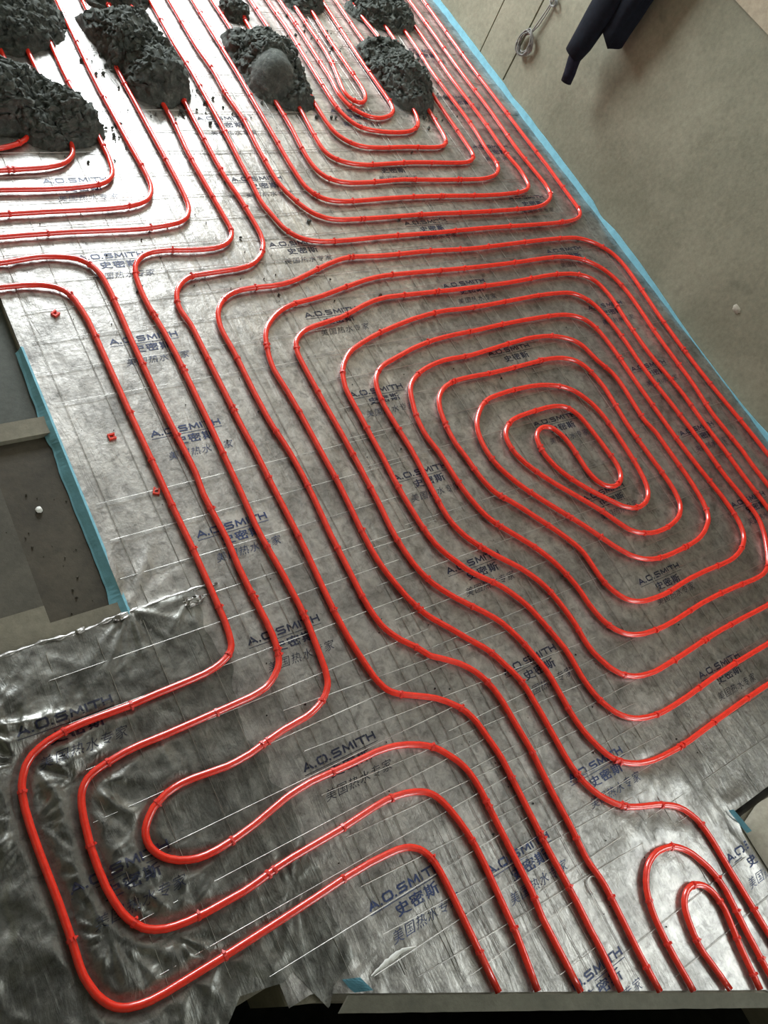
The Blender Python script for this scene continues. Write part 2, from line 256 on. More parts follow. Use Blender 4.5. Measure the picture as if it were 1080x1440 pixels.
# ------------------------------------------------------------------ pipe runs on the floor, millimetres
PIPES = {
'a': '-950,2076 -830,2077 -710,2078 -590,2079 -470,2081 -350,2082 -230,2084 -110,2086 10,2088 130,2091 250,2094 370,2098 490,2102 537,2106 561,2110 584,2116 612,2127 627,2136 637,2143 645,2151 655,2165 663,2181 670,2204 677,2233 682,2269 687,2328 690,2424 689,2544 686,2664 683,2784 681,2904 680,3024 680,3144 680,3264 680,3384 680,3504 680,3624 680,3744 680,3864 680,3984 680,4104 680,4200',
'b': '-950,1990 -836,1992 -722,1993 -608,1994 -494,1995 -380,1996 -266,1998 -152,2000 -38,2002 76,2005 190,2008 304,2012 418,2016 532,2020 628,2025 664,2028 688,2033 705,2038 721,2045 735,2055 747,2068 754,2078 761,2094 765,2111 768,2135 770,2207 771,2321 772,2435 771,2549 771,2663 771,2777 770,2891 770,3005 770,3119 770,3234 770,3348 770,3462 770,3576 770,3690 770,3804 770,3918 770,4032 770,4146 770,4200',
'c': '-950,1914 -836,1915 -722,1916 -608,1917 -494,1918 -380,1919 -266,1921 -152,1923 -38,1925 76,1929 190,1934 304,1938 418,1942 520,1943 580,1941 634,1939 700,1940 742,1943 772,1947 795,1952 811,1959 821,1965 830,1973 838,1982 844,1992 850,2008 854,2032 858,2067 859,2121 859,2199 854,2313 851,2403 851,2475 855,2589 858,2703 861,2817 863,2931 866,3046 868,3160 871,3274 873,3388 875,3502 876,3616 877,3730 877,3844 877,3958 877,4072 876,4186 876,4300',
'd': '-950,1819 -830,1820 -710,1821 -590,1822 -470,1823 -350,1825 -230,1826 -111,1829 9,1832 129,1836 249,1840 369,1845 489,1849 609,1851 729,1850 788,1851 830,1854 860,1859 883,1865 899,1872 909,1878 918,1886 925,1895 934,1910 940,1927 944,1944 946,1974 946,2022 942,2142 940,2262 938,2382 939,2483 943,2603 946,2723 949,2843 952,2963 955,3083 959,3203 962,3323 965,3443 967,3562 969,3682 969,3802 969,3922 969,4042 968,4162 968,4282 968,4300',
'e': '-950,1736 -836,1738 -722,1739 -608,1740 -494,1741 -380,1742 -266,1743 -152,1745 -38,1748 76,1752 190,1756 304,1761 418,1765 532,1768 640,1769 718,1766 814,1763 862,1763 904,1767 940,1772 969,1778 985,1785 995,1791 1004,1798 1011,1808 1020,1823 1026,1840 1029,1857 1032,1887 1034,1941 1034,2055 1033,2169 1033,2283 1032,2397 1033,2511 1034,2625 1036,2739 1039,2853 1041,2967 1044,3082 1046,3196 1048,3310 1050,3424 1052,3538 1053,3652 1053,3766 1054,3880 1053,3994 1053,4108 1053,4222 1053,4300',
'f': '-950,1654 -836,1656 -722,1657 -608,1658 -494,1659 -380,1661 -266,1662 -152,1664 -38,1665 76,1666 190,1668 304,1669 406,1673 454,1676 519,1684 549,1685 579,1682 609,1677 625,1672 636,1667 645,1660 654,1652 664,1637 671,1621 676,1604 679,1580 681,1538 680,1478 677,1364 677,1250 677,1136 679,1058 683,968 683,932 678,873 679,837 684,741 683,705 681,663 682,609 686,513 686,477 683,447 679,430 675,419 670,408 663,399 650,387 636,377 620,369 602,365 579,362 459,358 387,356 327,356 297,354 255,347 238,343 227,339 217,334 208,326 201,317 196,307 191,290 187,267 182,213 182,171 184,135 189,105 195,82 202,66 212,51 219,42 228,35 238,29 255,22 272,18 296,15 332,13 410,14 440,17 487,24 523,27 637,31 732,39 762,40 786,38 810,34 833,27 849,20 859,14 868,6 875,-3 883,-18 891,-41 898,-70 903,-99 906,-129 906,-171 900,-279 898,-321 894,-350 888,-392 881,-464 880,-470',
'g': '-950,1572 -836,1573 -722,1575 -608,1576 -494,1577 -380,1578 -266,1580 -152,1581 -38,1583 76,1586 190,1588 304,1591 418,1592 472,1592 496,1590 514,1587 531,1582 547,1575 556,1568 565,1560 571,1550 576,1540 581,1523 587,1487 591,1451 592,1385 592,1271 592,1157 593,1049 594,965 594,857 597,743 597,629 596,545 593,515 590,498 587,487 581,477 573,469 563,463 547,456 530,451 506,447 471,445 399,443 333,440 249,441 213,439 189,435 171,431 155,425 139,417 130,409 122,401 113,386 106,370 102,352 99,328 98,287 99,239 103,149 104,83 103,35 104,17 108,-1 113,-18 121,-34 127,-43 135,-52 145,-59 155,-64 172,-69 190,-72 219,-73 333,-70 447,-65 525,-61 603,-56 669,-55 711,-57 735,-59 752,-63 763,-67 773,-73 782,-80 789,-89 795,-99 800,-116 803,-140 804,-182 803,-278 800,-392 799,-428',
'h': '1125,4300 1125,4186 1125,4072 1125,3958 1125,3844 1125,3730 1125,3616 1125,3502 1125,3388 1125,3274 1125,3159 1125,3045 1125,2931 1125,2817 1124,2703 1124,2589 1124,2475 1125,2361 1129,2247 1127,2199 1120,2097 1119,2025 1121,1911 1123,1797 1124,1749 1122,1732 1119,1720 1114,1710 1108,1700 1100,1692 1086,1681 1070,1673 1053,1668 1035,1665 1005,1664 957,1666 898,1672 874,1672 850,1670 833,1666 816,1659 802,1649 790,1636 780,1621 774,1605 768,1582 765,1552 763,1516 764,1474 772,1378 775,1294 775,1180 774,1066 772,952 770,844 767,754 768,712 776,604 779,520 778,472 774,425 767,359 763,341 760,330 755,320 748,311 739,302 725,292 709,284 692,278 675,274 645,271 615,268 574,260 527,250 497,247 473,246 401,252 377,252 360,250 342,246 326,239 310,231 297,219 289,210 283,201 279,190 278,179 279,168 283,157 289,147 296,138 305,130 320,120 336,113 353,108 371,106 395,106 436,110 478,117 519,127 560,137 589,141 625,144 667,143 727,141 787,141 817,138 840,134 869,125 896,113 912,104 926,94 939,81 953,62 966,42 974,25 979,8 982,-9 984,-33 982,-123 980,-237 979,-273 972,-326 972,-362 972,-422 973,-518',
'i': '1207,4300 1207,4180 1207,4060 1207,3940 1207,3820 1207,3700 1207,3580 1207,3460 1207,3340 1207,3220 1207,3100 1208,2980 1208,2860 1208,2740 1208,2620 1208,2500 1207,2381 1205,2279 1202,2159 1199,2039 1200,1973 1202,1937 1209,1877 1212,1811 1213,1745 1212,1710 1208,1686 1204,1669 1196,1652 1187,1637 1176,1623 1163,1611 1149,1600 1134,1591 1117,1584 1100,1580 1070,1575 1016,1572 939,1568 922,1564 911,1560 896,1551 882,1539 870,1526 860,1511 853,1495 848,1478 846,1460 846,1443 854,1396 855,1366 854,1246 854,1126 854,1048 857,964 857,844 859,724 859,658 855,538 854,472 856,412 861,364 870,299 875,282 881,266 887,256 895,247 909,236 930,225 973,203 993,191 1012,176 1029,159 1041,146 1050,131 1057,114 1062,97 1072,32 1075,2 1074,-40 1070,-159 1068,-219 1069,-339 1066,-399 1066,-441 1062,-501 1061,-561 1061,-567',
'spiral': '1148,-609 1148,-549 1148,-501 1155,-382 1156,-346 1155,-328 1149,-293 1148,-275 1153,-197 1154,-119 1160,-12 1159,18 1157,60 1156,108 1154,132 1150,155 1143,178 1136,195 1127,210 1116,225 1100,242 1081,257 1057,274 1042,284 1033,291 1023,305 1010,323 981,354 968,373 959,389 952,406 947,429 943,458 941,494 942,596 942,668 948,788 949,854 947,926 944,962 937,1015 935,1051 934,1141 936,1255 935,1297 933,1345 934,1369 937,1387 941,1404 948,1421 957,1436 967,1450 980,1463 994,1474 1009,1482 1026,1488 1050,1494 1073,1496 1109,1497 1157,1496 1193,1499 1223,1504 1252,1512 1308,1532 1381,1558 1422,1570 1445,1575 1469,1578 1499,1578 1583,1572 1649,1571 1763,1572 1835,1570 1954,1564 2020,1563 2134,1566 2248,1569 2362,1571 2440,1570 2500,1568 2524,1565 2547,1559 2569,1550 2590,1539 2610,1525 2627,1509 2643,1490 2653,1476 2661,1460 2667,1443 2672,1420 2675,1390 2675,1354 2672,1300 2662,1181 2658,1115 2655,995 2656,887 2659,809 2666,713 2676,600 2681,516 2684,402 2686,288 2687,174 2686,60 2682,-12 2678,-48 2673,-71 2667,-88 2659,-104 2649,-119 2637,-132 2623,-143 2608,-152 2592,-159 2569,-166 2539,-170 2479,-175 2389,-177 2275,-176 2161,-173 2047,-171 1963,-171 1849,-174 1730,-179 1616,-185 1562,-185 1508,-182 1472,-178 1449,-173 1426,-166 1404,-156 1389,-147 1375,-136 1363,-123 1353,-108 1343,-86 1335,-64 1327,-35 1323,-5 1321,25 1323,109 1322,133 1317,162 1306,209 1296,243 1285,271 1275,293 1262,313 1239,341 1183,403 1161,432 1145,457 1135,479 1127,501 1120,530 1115,566 1112,608 1112,644 1117,722 1119,836 1119,950 1117,1064 1117,1178 1118,1226 1120,1243 1125,1260 1132,1276 1139,1286 1147,1294 1161,1305 1177,1314 1193,1320 1217,1326 1317,1343 1346,1351 1380,1363 1425,1379 1466,1390 1495,1395 1525,1398 1585,1397 1699,1394 1813,1391 1927,1390 2041,1390 2113,1393 2227,1399 2281,1400 2334,1397 2364,1394 2388,1389 2410,1382 2427,1375 2442,1365 2451,1358 2458,1349 2465,1339 2472,1323 2476,1305 2481,1276 2482,1246 2480,1216 2473,1144 2469,1073 2468,1007 2470,959 2476,905 2485,827 2488,786 2487,744 2485,678 2486,624 2490,540 2489,486 2489,438 2493,324 2494,240 2492,192 2488,150 2484,127 2479,110 2472,93 2462,78 2451,64 2438,52 2423,43 2407,35 2384,28 2355,22 2325,19 2289,19 2187,21 2073,22 1959,22 1881,19 1767,12 1671,8 1641,8 1618,11 1594,15 1571,22 1555,30 1540,39 1531,47 1520,60 1510,75 1498,103 1490,125 1487,143 1485,161 1487,208 1485,238 1479,280 1472,315 1465,338 1456,360 1441,386 1424,411 1405,433 1372,469 1342,506 1325,531 1313,551 1304,573 1297,596 1293,620 1292,650 1294,716 1300,811 1301,853 1296,973 1296,1009 1299,1039 1303,1063 1308,1080 1315,1096 1325,1111 1337,1124 1351,1135 1366,1144 1383,1151 1498,1185 1539,1194 1592,1203 1640,1208 1694,1211 1777,1213 1891,1219 1999,1222 2089,1222 2155,1220 2191,1217 2215,1212 2232,1207 2248,1200 2264,1191 2277,1180 2285,1171 2294,1156 2300,1140 2306,1116 2310,1081 2312,1045 2312,985 2309,889 2309,775 2309,661 2312,589 2318,499 2327,397 2328,356 2327,326 2324,302 2320,284 2314,268 2306,252 2295,238 2281,226 2266,217 2244,207 2222,200 2198,195 2168,192 2132,192 2055,195 1971,194 1929,191 1869,185 1833,184 1797,186 1761,190 1744,194 1727,200 1712,208 1698,219 1686,233 1677,248 1669,264 1663,281 1660,298 1658,328 1657,370 1655,388 1650,405 1643,421 1629,448 1607,483 1539,582 1520,606 1497,632 1487,647 1480,663 1473,686 1467,715 1464,745 1461,781 1454,828 1454,852 1456,882 1463,923 1470,952 1477,969 1485,985 1496,999 1509,1011 1523,1021 1539,1029 1562,1036 1586,1041 1615,1043 1657,1043 1735,1041 1813,1043 1933,1048 1975,1050 2005,1049 2035,1046 2058,1042 2075,1036 2092,1029 2107,1020 2119,1008 2126,998 2132,988 2138,971 2145,942 2149,912 2151,889 2149,853 2140,751 2139,709 2141,649 2145,559 2146,499 2144,469 2139,446 2134,429 2129,418 2122,409 2114,400 2100,389 2085,381 2068,375 2045,369 2015,364 1985,363 1962,364 1938,368 1915,375 1898,381 1883,390 1869,401 1858,415 1841,440 1819,476 1795,509 1742,575 1711,612 1683,651 1664,681 1650,707 1641,730 1636,747 1634,764 1634,782 1637,800 1641,811 1647,821 1654,830 1667,842 1682,851 1698,859 1715,863 1739,867 1781,870 1859,873 1889,871 1906,868 1923,863 1934,858 1943,851 1951,842 1957,833 1965,816 1970,799 1974,776 1981,704 1986,632 1985,615 1982,597 1978,586 1973,576 1966,567 1957,559 1947,554 1936,550 1925,548 1913,549 1902,552 1892,557 1883,563 1875,572 1868,582 1862,598 1858,615 1856,633 1857,711 1855,735 1852,752 1846,769 1838,785 1832,794 1823,802 1813,806 1802,808 1791,808 1780,805 1769,800 1760,793 1753,785 1747,775 1743,764 1739,746 1738,728 1739,711 1743,693 1749,670 1759,648 1773,622 1790,597 1816,564 1840,538 1886,491 1900,479 1915,470 1931,462 1949,458 1966,457 1984,460 2000,465 2016,474 2025,482 2033,490 2039,500 2047,516 2054,539 2059,568 2064,610 2067,676 2068,730 2065,778 2061,807 2056,831 2048,853 2037,875 2028,890 2017,904 2004,916 1989,927 1974,935 1951,944 1923,952 1893,958 1851,962 1804,963 1750,962 1696,957 1672,954 1655,949 1639,942 1623,933 1604,918 1587,902 1571,884 1562,869 1554,852 1549,835 1544,812 1542,788 1542,764 1545,741 1551,718 1562,690 1578,657 1596,626 1630,577 1688,500 1716,462 1772,376 1794,348 1810,330 1824,319 1839,309 1855,301 1878,293 1901,288 1931,285 1967,284 2033,286 2075,289 2104,293 2127,299 2150,307 2171,318 2187,327 2201,338 2208,347 2215,356 2222,373 2229,396 2234,425 2238,461 2240,503 2238,623 2238,671 2236,688 2232,705 2226,727 2225,744 2227,780 2234,864 2235,900 2233,924 2230,941 2224,958 2204,1001 2197,1024 2189,1059 2182,1075 2176,1085 2168,1094 2155,1105 2140,1114 2118,1124 2095,1132 2072,1138 2042,1142 2000,1145 1959,1145 1869,1138 1749,1126 1702,1122 1666,1122 1618,1123 1588,1122 1558,1118 1529,1112 1500,1104 1477,1095 1456,1084 1441,1075 1427,1063 1416,1050 1407,1035 1398,1013 1385,973 1378,943 1375,920 1373,896 1374,872 1378,848 1383,819 1385,783 1387,729 1391,681 1397,646 1405,611 1413,588 1421,572 1433,552 1477,495 1506,456 1521,431 1535,404 1548,370 1558,336 1563,313 1566,289 1568,247 1573,217 1577,200 1584,183 1592,168 1603,153 1615,141 1629,130 1645,122 1662,116 1685,110 1721,106 1763,103 1811,104 1894,110 1954,114 2026,115 2116,113 2212,108 2242,108 2266,110 2283,114 2300,120 2315,129 2328,141 2349,163 2371,191 2392,220 2403,241 2411,258 2416,275 2419,292 2419,316 2413,394 2407,448 2406,483 2408,579 2405,651 2399,765 2391,879 2390,927 2391,981 2395,1053 2394,1107 2391,1149 2385,1190 2379,1219 2373,1236 2365,1252 2355,1267 2343,1280 2329,1291 2314,1300 2297,1306 2280,1310 2250,1313 2184,1316 2118,1316 2004,1312 1890,1308 1818,1307 1770,1308 1722,1311 1680,1310 1627,1305 1567,1297 1502,1284 1438,1269 1386,1254 1335,1236 1302,1222 1287,1214 1272,1203 1259,1191 1243,1173 1229,1154 1221,1138 1215,1121 1208,1098 1205,1075 1204,1027 1202,913 1202,853 1198,775 1198,715 1202,625 1206,589 1212,560 1220,537 1230,516 1260,464 1271,450 1287,432 1317,403 1333,385 1350,360 1365,334 1375,313 1385,284 1394,250 1412,168 1414,144 1412,84 1414,60 1418,36 1424,13 1431,-3 1439,-19 1449,-34 1461,-47 1475,-59 1490,-68 1506,-75 1529,-82 1558,-88 1588,-91 1636,-91 1696,-89 1816,-81 1924,-77 2038,-76 2146,-76 2260,-79 2350,-80 2398,-78 2433,-74 2463,-69 2486,-62 2502,-55 2517,-45 2530,-33 2541,-19 2551,-4 2558,12 2564,29 2568,52 2572,94 2575,154 2574,262 2572,376 2569,466 2572,513 2570,543 2562,639 2560,681 2562,717 2572,812 2574,854 2573,938 2573,1010 2575,1070 2584,1190 2586,1238 2585,1274 2582,1303 2576,1333 2569,1355 2559,1377 2550,1392 2539,1407 2526,1420 2508,1435 2488,1448 2467,1458 2444,1466 2415,1474 2385,1478 2349,1481 2295,1482 2176,1478 2080,1477 1966,1477 1858,1479 1744,1483 1630,1486 1558,1486 1522,1483 1480,1477 1381,1455 1299,1435 1264,1429 1204,1421 1181,1415 1158,1408 1136,1398 1116,1386 1097,1372 1079,1356 1067,1342 1057,1327 1049,1311 1041,1289 1030,1248 1025,1219 1023,1195 1025,1165 1029,1117 1032,1033 1033,919 1035,800 1033,746 1029,668 1028,602 1030,566 1035,530 1044,489 1055,449 1068,415 1078,394 1091,374 1129,327 1158,289 1185,257 1195,242 1206,221 1226,171 1234,148 1237,130 1239,107 1240,47 1239,-61 1240,-91 1244,-115 1250,-138 1259,-160 1271,-181 1282,-195 1298,-213 1311,-224 1326,-235 1342,-243 1364,-252 1409,-268 1436,-281 1452,-290 1466,-301 1478,-314 1487,-329 1495,-345 1499,-362 1502,-386 1503,-410 1502,-470 1502,-578 1501,-692 1501,-806 1501,-884',
'U1': '1226,-649 1227,-607 1227,-542 1229,-500 1233,-464 1238,-441 1246,-418 1254,-402 1264,-388 1277,-375 1291,-365 1302,-360 1319,-355 1336,-353 1354,-355 1371,-359 1388,-365 1402,-375 1415,-387 1426,-401 1437,-422 1447,-444 1453,-467 1456,-485 1457,-509 1454,-538 1446,-604 1437,-723 1435,-741',
'U2': '1387,-735 1396,-682 1406,-617 1414,-582 1421,-553 1424,-536 1424,-518 1421,-500 1418,-489 1412,-479 1405,-470 1396,-463 1386,-458 1375,-455 1364,-455 1353,-457 1343,-462 1333,-469 1326,-477 1320,-487 1314,-504 1307,-533 1304,-556 1304,-574 1309,-604 1313,-633 1316,-681 1317,-693',
'upper': '1294,4300 1294,4186 1294,4072 1295,3958 1295,3844 1295,3730 1295,3616 1295,3502 1295,3388 1295,3274 1295,3160 1295,3046 1295,2932 1294,2818 1292,2698 1291,2626 1294,2548 1296,2482 1294,2362 1292,2248 1289,2146 1283,2026 1281,1930 1277,1871 1277,1847 1280,1823 1294,1758 1300,1735 1307,1719 1316,1704 1328,1690 1341,1679 1357,1670 1373,1664 1397,1658 1420,1654 1462,1652 1534,1652 1648,1654 1768,1653 1888,1652 2002,1654 2122,1655 2236,1653 2350,1651 2458,1650 2530,1652 2566,1655 2589,1659 2607,1664 2623,1670 2633,1676 2642,1684 2649,1693 2654,1703 2657,1714 2658,1732 2659,1852 2662,1966 2660,2032 2658,2122 2657,2236 2656,2350 2655,2464 2654,2578 2655,2698 2658,2818 2661,2932 2663,3052 2664,3166 2664,3280 2664,3394 2664,3508 2664,3622 2663,3736 2663,3850 2665,3940 2666,3987 2664,4017 2660,4041 2654,4058 2649,4068 2642,4077 2633,4085 2623,4090 2607,4096 2583,4101 2542,4105 2476,4107 2362,4106 2248,4103 2128,4101 2032,4100 1912,4103 1798,4105 1678,4107 1600,4105 1558,4102 1534,4098 1517,4093 1506,4089 1497,4082 1489,4074 1482,4065 1477,4054 1472,4037 1468,4014 1467,3984 1469,3912 1470,3828 1470,3714 1470,3600 1470,3486 1470,3372 1470,3258 1469,3144 1470,3030 1470,2916 1470,2802 1471,2688 1472,2574 1473,2484 1470,2370 1468,2256 1466,2142 1463,2022 1465,1956 1467,1926 1470,1909 1476,1892 1484,1876 1495,1862 1508,1850 1523,1841 1540,1835 1563,1830 1593,1827 1635,1827 1755,1831 1833,1832 1935,1831 2049,1827 2169,1821 2223,1819 2295,1819 2373,1823 2408,1826 2432,1831 2449,1836 2459,1842 2468,1848 2476,1857 2482,1867 2485,1878 2490,1901 2494,1937 2494,1961 2491,1984 2486,2020 2484,2050 2485,2104 2490,2218 2490,2284 2487,2404 2485,2494 2487,2572 2492,2691 2494,2799 2495,2913 2495,3027 2495,3141 2495,3255 2494,3369 2494,3483 2494,3597 2494,3693 2497,3777 2496,3807 2493,3831 2488,3848 2484,3859 2478,3869 2471,3878 2462,3885 2452,3891 2435,3897 2412,3901 2376,3904 2316,3905 2196,3903 2076,3900 1968,3902 1848,3905 1782,3905 1746,3903 1717,3899 1699,3895 1688,3890 1678,3885 1670,3877 1663,3868 1657,3858 1652,3841 1647,3817 1645,3788 1646,3734 1648,3644 1649,3530 1649,3416 1649,3302 1650,3188 1650,3074 1649,2960 1647,2888 1644,2810 1644,2690 1644,2576 1644,2462 1643,2348 1640,2288 1631,2174 1629,2114 1630,2090 1634,2073 1638,2062 1644,2052 1652,2043 1665,2032 1680,2023 1697,2016 1720,2009 1743,2005 1773,2002 1815,2002 1935,2008 1983,2009 2043,2007 2163,2001 2211,2000 2234,2001 2252,2003 2269,2009 2279,2014 2288,2021 2296,2030 2302,2039 2305,2050 2308,2068 2311,2182 2312,2284 2317,2403 2320,2517 2322,2631 2323,2745 2324,2859 2325,2973 2325,3087 2325,3201 2324,3315 2324,3429 2326,3513 2327,3579 2326,3609 2323,3633 2318,3650 2314,3661 2308,3671 2300,3680 2291,3686 2281,3692 2264,3697 2240,3701 2210,3703 2156,3703 2067,3700 1983,3702 1929,3703 1899,3702 1875,3699 1858,3695 1847,3690 1837,3685 1828,3677 1821,3668 1815,3658 1810,3641 1805,3618 1803,3588 1804,3534 1806,3450 1806,3336 1806,3222 1805,3108 1806,2994 1807,2898 1813,2796 1812,2730 1809,2616 1806,2502 1803,2382 1802,2340 1805,2310 1809,2287 1815,2264 1825,2242 1833,2226 1844,2213 1853,2205 1863,2199 1879,2191 1902,2185 1938,2178 1974,2175 2015,2174 2045,2176 2069,2180 2086,2186 2102,2193 2117,2203 2126,2210 2137,2224 2145,2240 2153,2262 2159,2285 2163,2315 2165,2363 2163,2453 2158,2567 2153,2681 2150,2789 2151,2897 2153,3017 2153,3131 2153,3245 2156,3365 2155,3401 2153,3424 2149,3442 2144,3459 2138,3469 2131,3478 2122,3485 2112,3491 2095,3496 2077,3499 2054,3501 2006,3500 1988,3498 1971,3494 1960,3490 1950,3484 1941,3476 1934,3467 1929,3457 1923,3440 1919,3417 1917,3387 1918,3333 1920,3243 1920,3129 1920,3015 1921,2901 1922,2781 1924,2685 1923,2637 1918,2583 1912,2542 1891,2442 1886,2412 1886,2394 1888,2383 1891,2372 1897,2362 1904,2353 1913,2347 1918,2344 1923,2343 1928,2343 1933,2343 1938,2344 1948,2350 1957,2357 1964,2366 1972,2382 1978,2398 1981,2416 1983,2446 1982,2566 1981,2686 1983,2758 1988,2878 1989,2962 1988,3076 1988,3166 1991,3232 1993,3255 1998,3273 2005,3289 2011,3299 2019,3307 2023,3309 2027,3311 2032,3312 2037,3312 2041,3311 2045,3308 2053,3301 2060,3292 2068,3276 2072,3259 2076,3235 2079,3163 2079,3073 2077,2959 2075,2845 2072,2731 2069,2617 2069,2521 2071,2402 2071,2354 2068,2330 2064,2313 2060,2302 2053,2292 2045,2284 2036,2276 2021,2268 2004,2262 1987,2257 1969,2255 1951,2256 1934,2260 1918,2267 1903,2277 1890,2289 1879,2303 1869,2318 1863,2335 1858,2352 1855,2376 1854,2399 1856,2423 1862,2465 1864,2501 1865,2621 1868,2741 1867,2825 1865,2945 1864,3059 1864,3173 1865,3287 1864,3389 1862,3479 1863,3509 1866,3532 1870,3550 1875,3560 1881,3570 1888,3579 1897,3586 1908,3591 1924,3597 1942,3600 1966,3602 2014,3601 2062,3600 2128,3602 2152,3600 2169,3597 2186,3592 2197,3587 2206,3581 2214,3572 2220,3563 2227,3546 2231,3529 2233,3505 2234,3469 2231,3349 2230,3235 2229,3121 2229,3001 2231,2917 2234,2875 2241,2816 2244,2768 2245,2678 2244,2558 2242,2444 2238,2324 2235,2258 2227,2169 2223,2145 2220,2134 2215,2123 2208,2114 2200,2106 2190,2100 2180,2095 2162,2091 2139,2089 2103,2089 2013,2093 1959,2092 1899,2090 1851,2092 1821,2095 1804,2100 1787,2106 1772,2115 1758,2126 1746,2139 1736,2154 1728,2170 1723,2187 1720,2204 1717,2234 1717,2294 1719,2366 1729,2486 1733,2564 1733,2630 1729,2750 1726,2852 1726,2966 1726,3080 1726,3194 1726,3308 1726,3422 1726,3536 1724,3619 1723,3679 1724,3709 1727,3733 1732,3750 1736,3761 1742,3771 1750,3780 1759,3787 1769,3792 1786,3797 1810,3801 1846,3804 1906,3804 2026,3801 2098,3800 2218,3804 2284,3804 2319,3802 2343,3799 2361,3795 2377,3789 2387,3783 2395,3775 2402,3765 2407,3755 2412,3738 2416,3714 2417,3684 2416,3618 2414,3540 2415,3426 2415,3312 2416,3198 2417,3084 2417,2970 2416,2856 2415,2736 2412,2677 2403,2569 2402,2515 2404,2401 2408,2287 2408,2215 2405,2167 2395,2078 2394,2054 2396,2006 2394,1989 2391,1977 2387,1966 2381,1957 2373,1948 2360,1936 2344,1927 2328,1920 2305,1914 2275,1909 2246,1907 2174,1908 2060,1912 1940,1918 1892,1921 1856,1920 1754,1914 1694,1914 1658,1915 1635,1919 1617,1923 1601,1930 1585,1939 1576,1946 1569,1955 1562,1965 1555,1981 1551,1998 1547,2022 1546,2052 1548,2105 1556,2195 1557,2243 1558,2363 1558,2477 1559,2591 1559,2705 1557,2807 1554,2909 1553,3023 1552,3137 1553,3251 1553,3365 1553,3479 1553,3593 1554,3707 1553,3797 1551,3881 1552,3911 1555,3935 1560,3952 1565,3962 1571,3972 1579,3981 1588,3987 1598,3992 1615,3997 1639,4001 1681,4005 1753,4006 1873,4004 1987,4001 2089,4000 2209,4003 2323,4005 2407,4006 2461,4004 2496,4000 2520,3996 2536,3990 2546,3984 2555,3976 2561,3967 2567,3956 2572,3939 2576,3916 2578,3886 2576,3826 2575,3742 2575,3628 2575,3514 2575,3400 2576,3286 2576,3172 2576,3058 2575,2944 2574,2824 2570,2710 2568,2590 2568,2482 2571,2368 2571,2284 2567,2200 2562,2092 2562,2044 2566,1984 2572,1901 2574,1865 2572,1841 2569,1823 2565,1812 2560,1802 2553,1792 2540,1780 2525,1770 2504,1760 2482,1751 2459,1745 2429,1740 2381,1737 2303,1736 2189,1736 2069,1738 1955,1742 1847,1743 1733,1742 1613,1742 1535,1744 1512,1747 1494,1751 1477,1757 1462,1766 1447,1776 1435,1788 1424,1803 1412,1824 1398,1857 1388,1885 1382,1908 1378,1931 1376,1961 1377,2063 1380,2129 1386,2207 1387,2243 1384,2285 1379,2339 1378,2375 1382,2476 1381,2518 1372,2614 1371,2674 1372,2794 1372,2908 1372,3022 1372,3136 1372,3250 1372,3364 1372,3478 1372,3592 1372,3706 1372,3820 1372,3934 1372,4048 1372,4162 1372,4276 1372,4300',
}

# ------------------------------------------------------------------ film on the floor
from mathutils import kdtree
_pts = []
for s in PIPES.values():
    q = [tuple(int(v) / 1000 for v in w_.split(',')) for w_ in s.split()]
    for (x0, y0), (x1, y1) in zip(q, q[1:]):
        k = max(1, int(math.hypot(x1 - x0, y1 - y0) / .006))
        _pts += [(x0 + (x1 - x0) * i / k, y0 + (y1 - y0) * i / k) for i in range(k)]
KD = kdtree.KDTree(len(_pts))
for i, p in enumerate(_pts): KD.insert((p[0], p[1], 0), i)
KD.balance()
PINCH = [(0.119, 0.415, .011), (0.200, 0.340, .010), (0.11, 0.295, .008), (0.41, 0.645, .008), (0.165, 0.06, .009), (0.17, 0.17, .008), (0.06, 0.50, .010), (0.27, 0.0, .008), (0.46, 1.60, .003), (1.22, 0.62, .0018), (1.30, 1.00, .0015), (1.72, 1.42, .0015),
         (0.93, 1.53, .0014), (1.40, -0.27, .007), (1.555, -0.36, .010), (1.50, -0.30, .005), (0.55, 0.63, .003), (0.62, -0.20, .003), 
         (1.80, 0.10, .0016), (0.86, 0.42, .0012), (0.50, -0.02, .004), (1.98, 1.75, .0015)]
def crumple(x, y):
    c = smoothstep(0.62, 0.25, x) * smoothstep(0.72, 0.55, y)
    d = math.hypot(x - 1.45, (y + 0.30) * 1.2); c = max(c, 0.75 * smoothstep(0.28, 0.08, d))
    d = math.hypot(x - 0.62, y + 0.22); c = max(c, 0.6 * smoothstep(0.25, 0.06, d))
    c = max(c, 0.35 * smoothstep(2.45, 2.7, x))
    return c
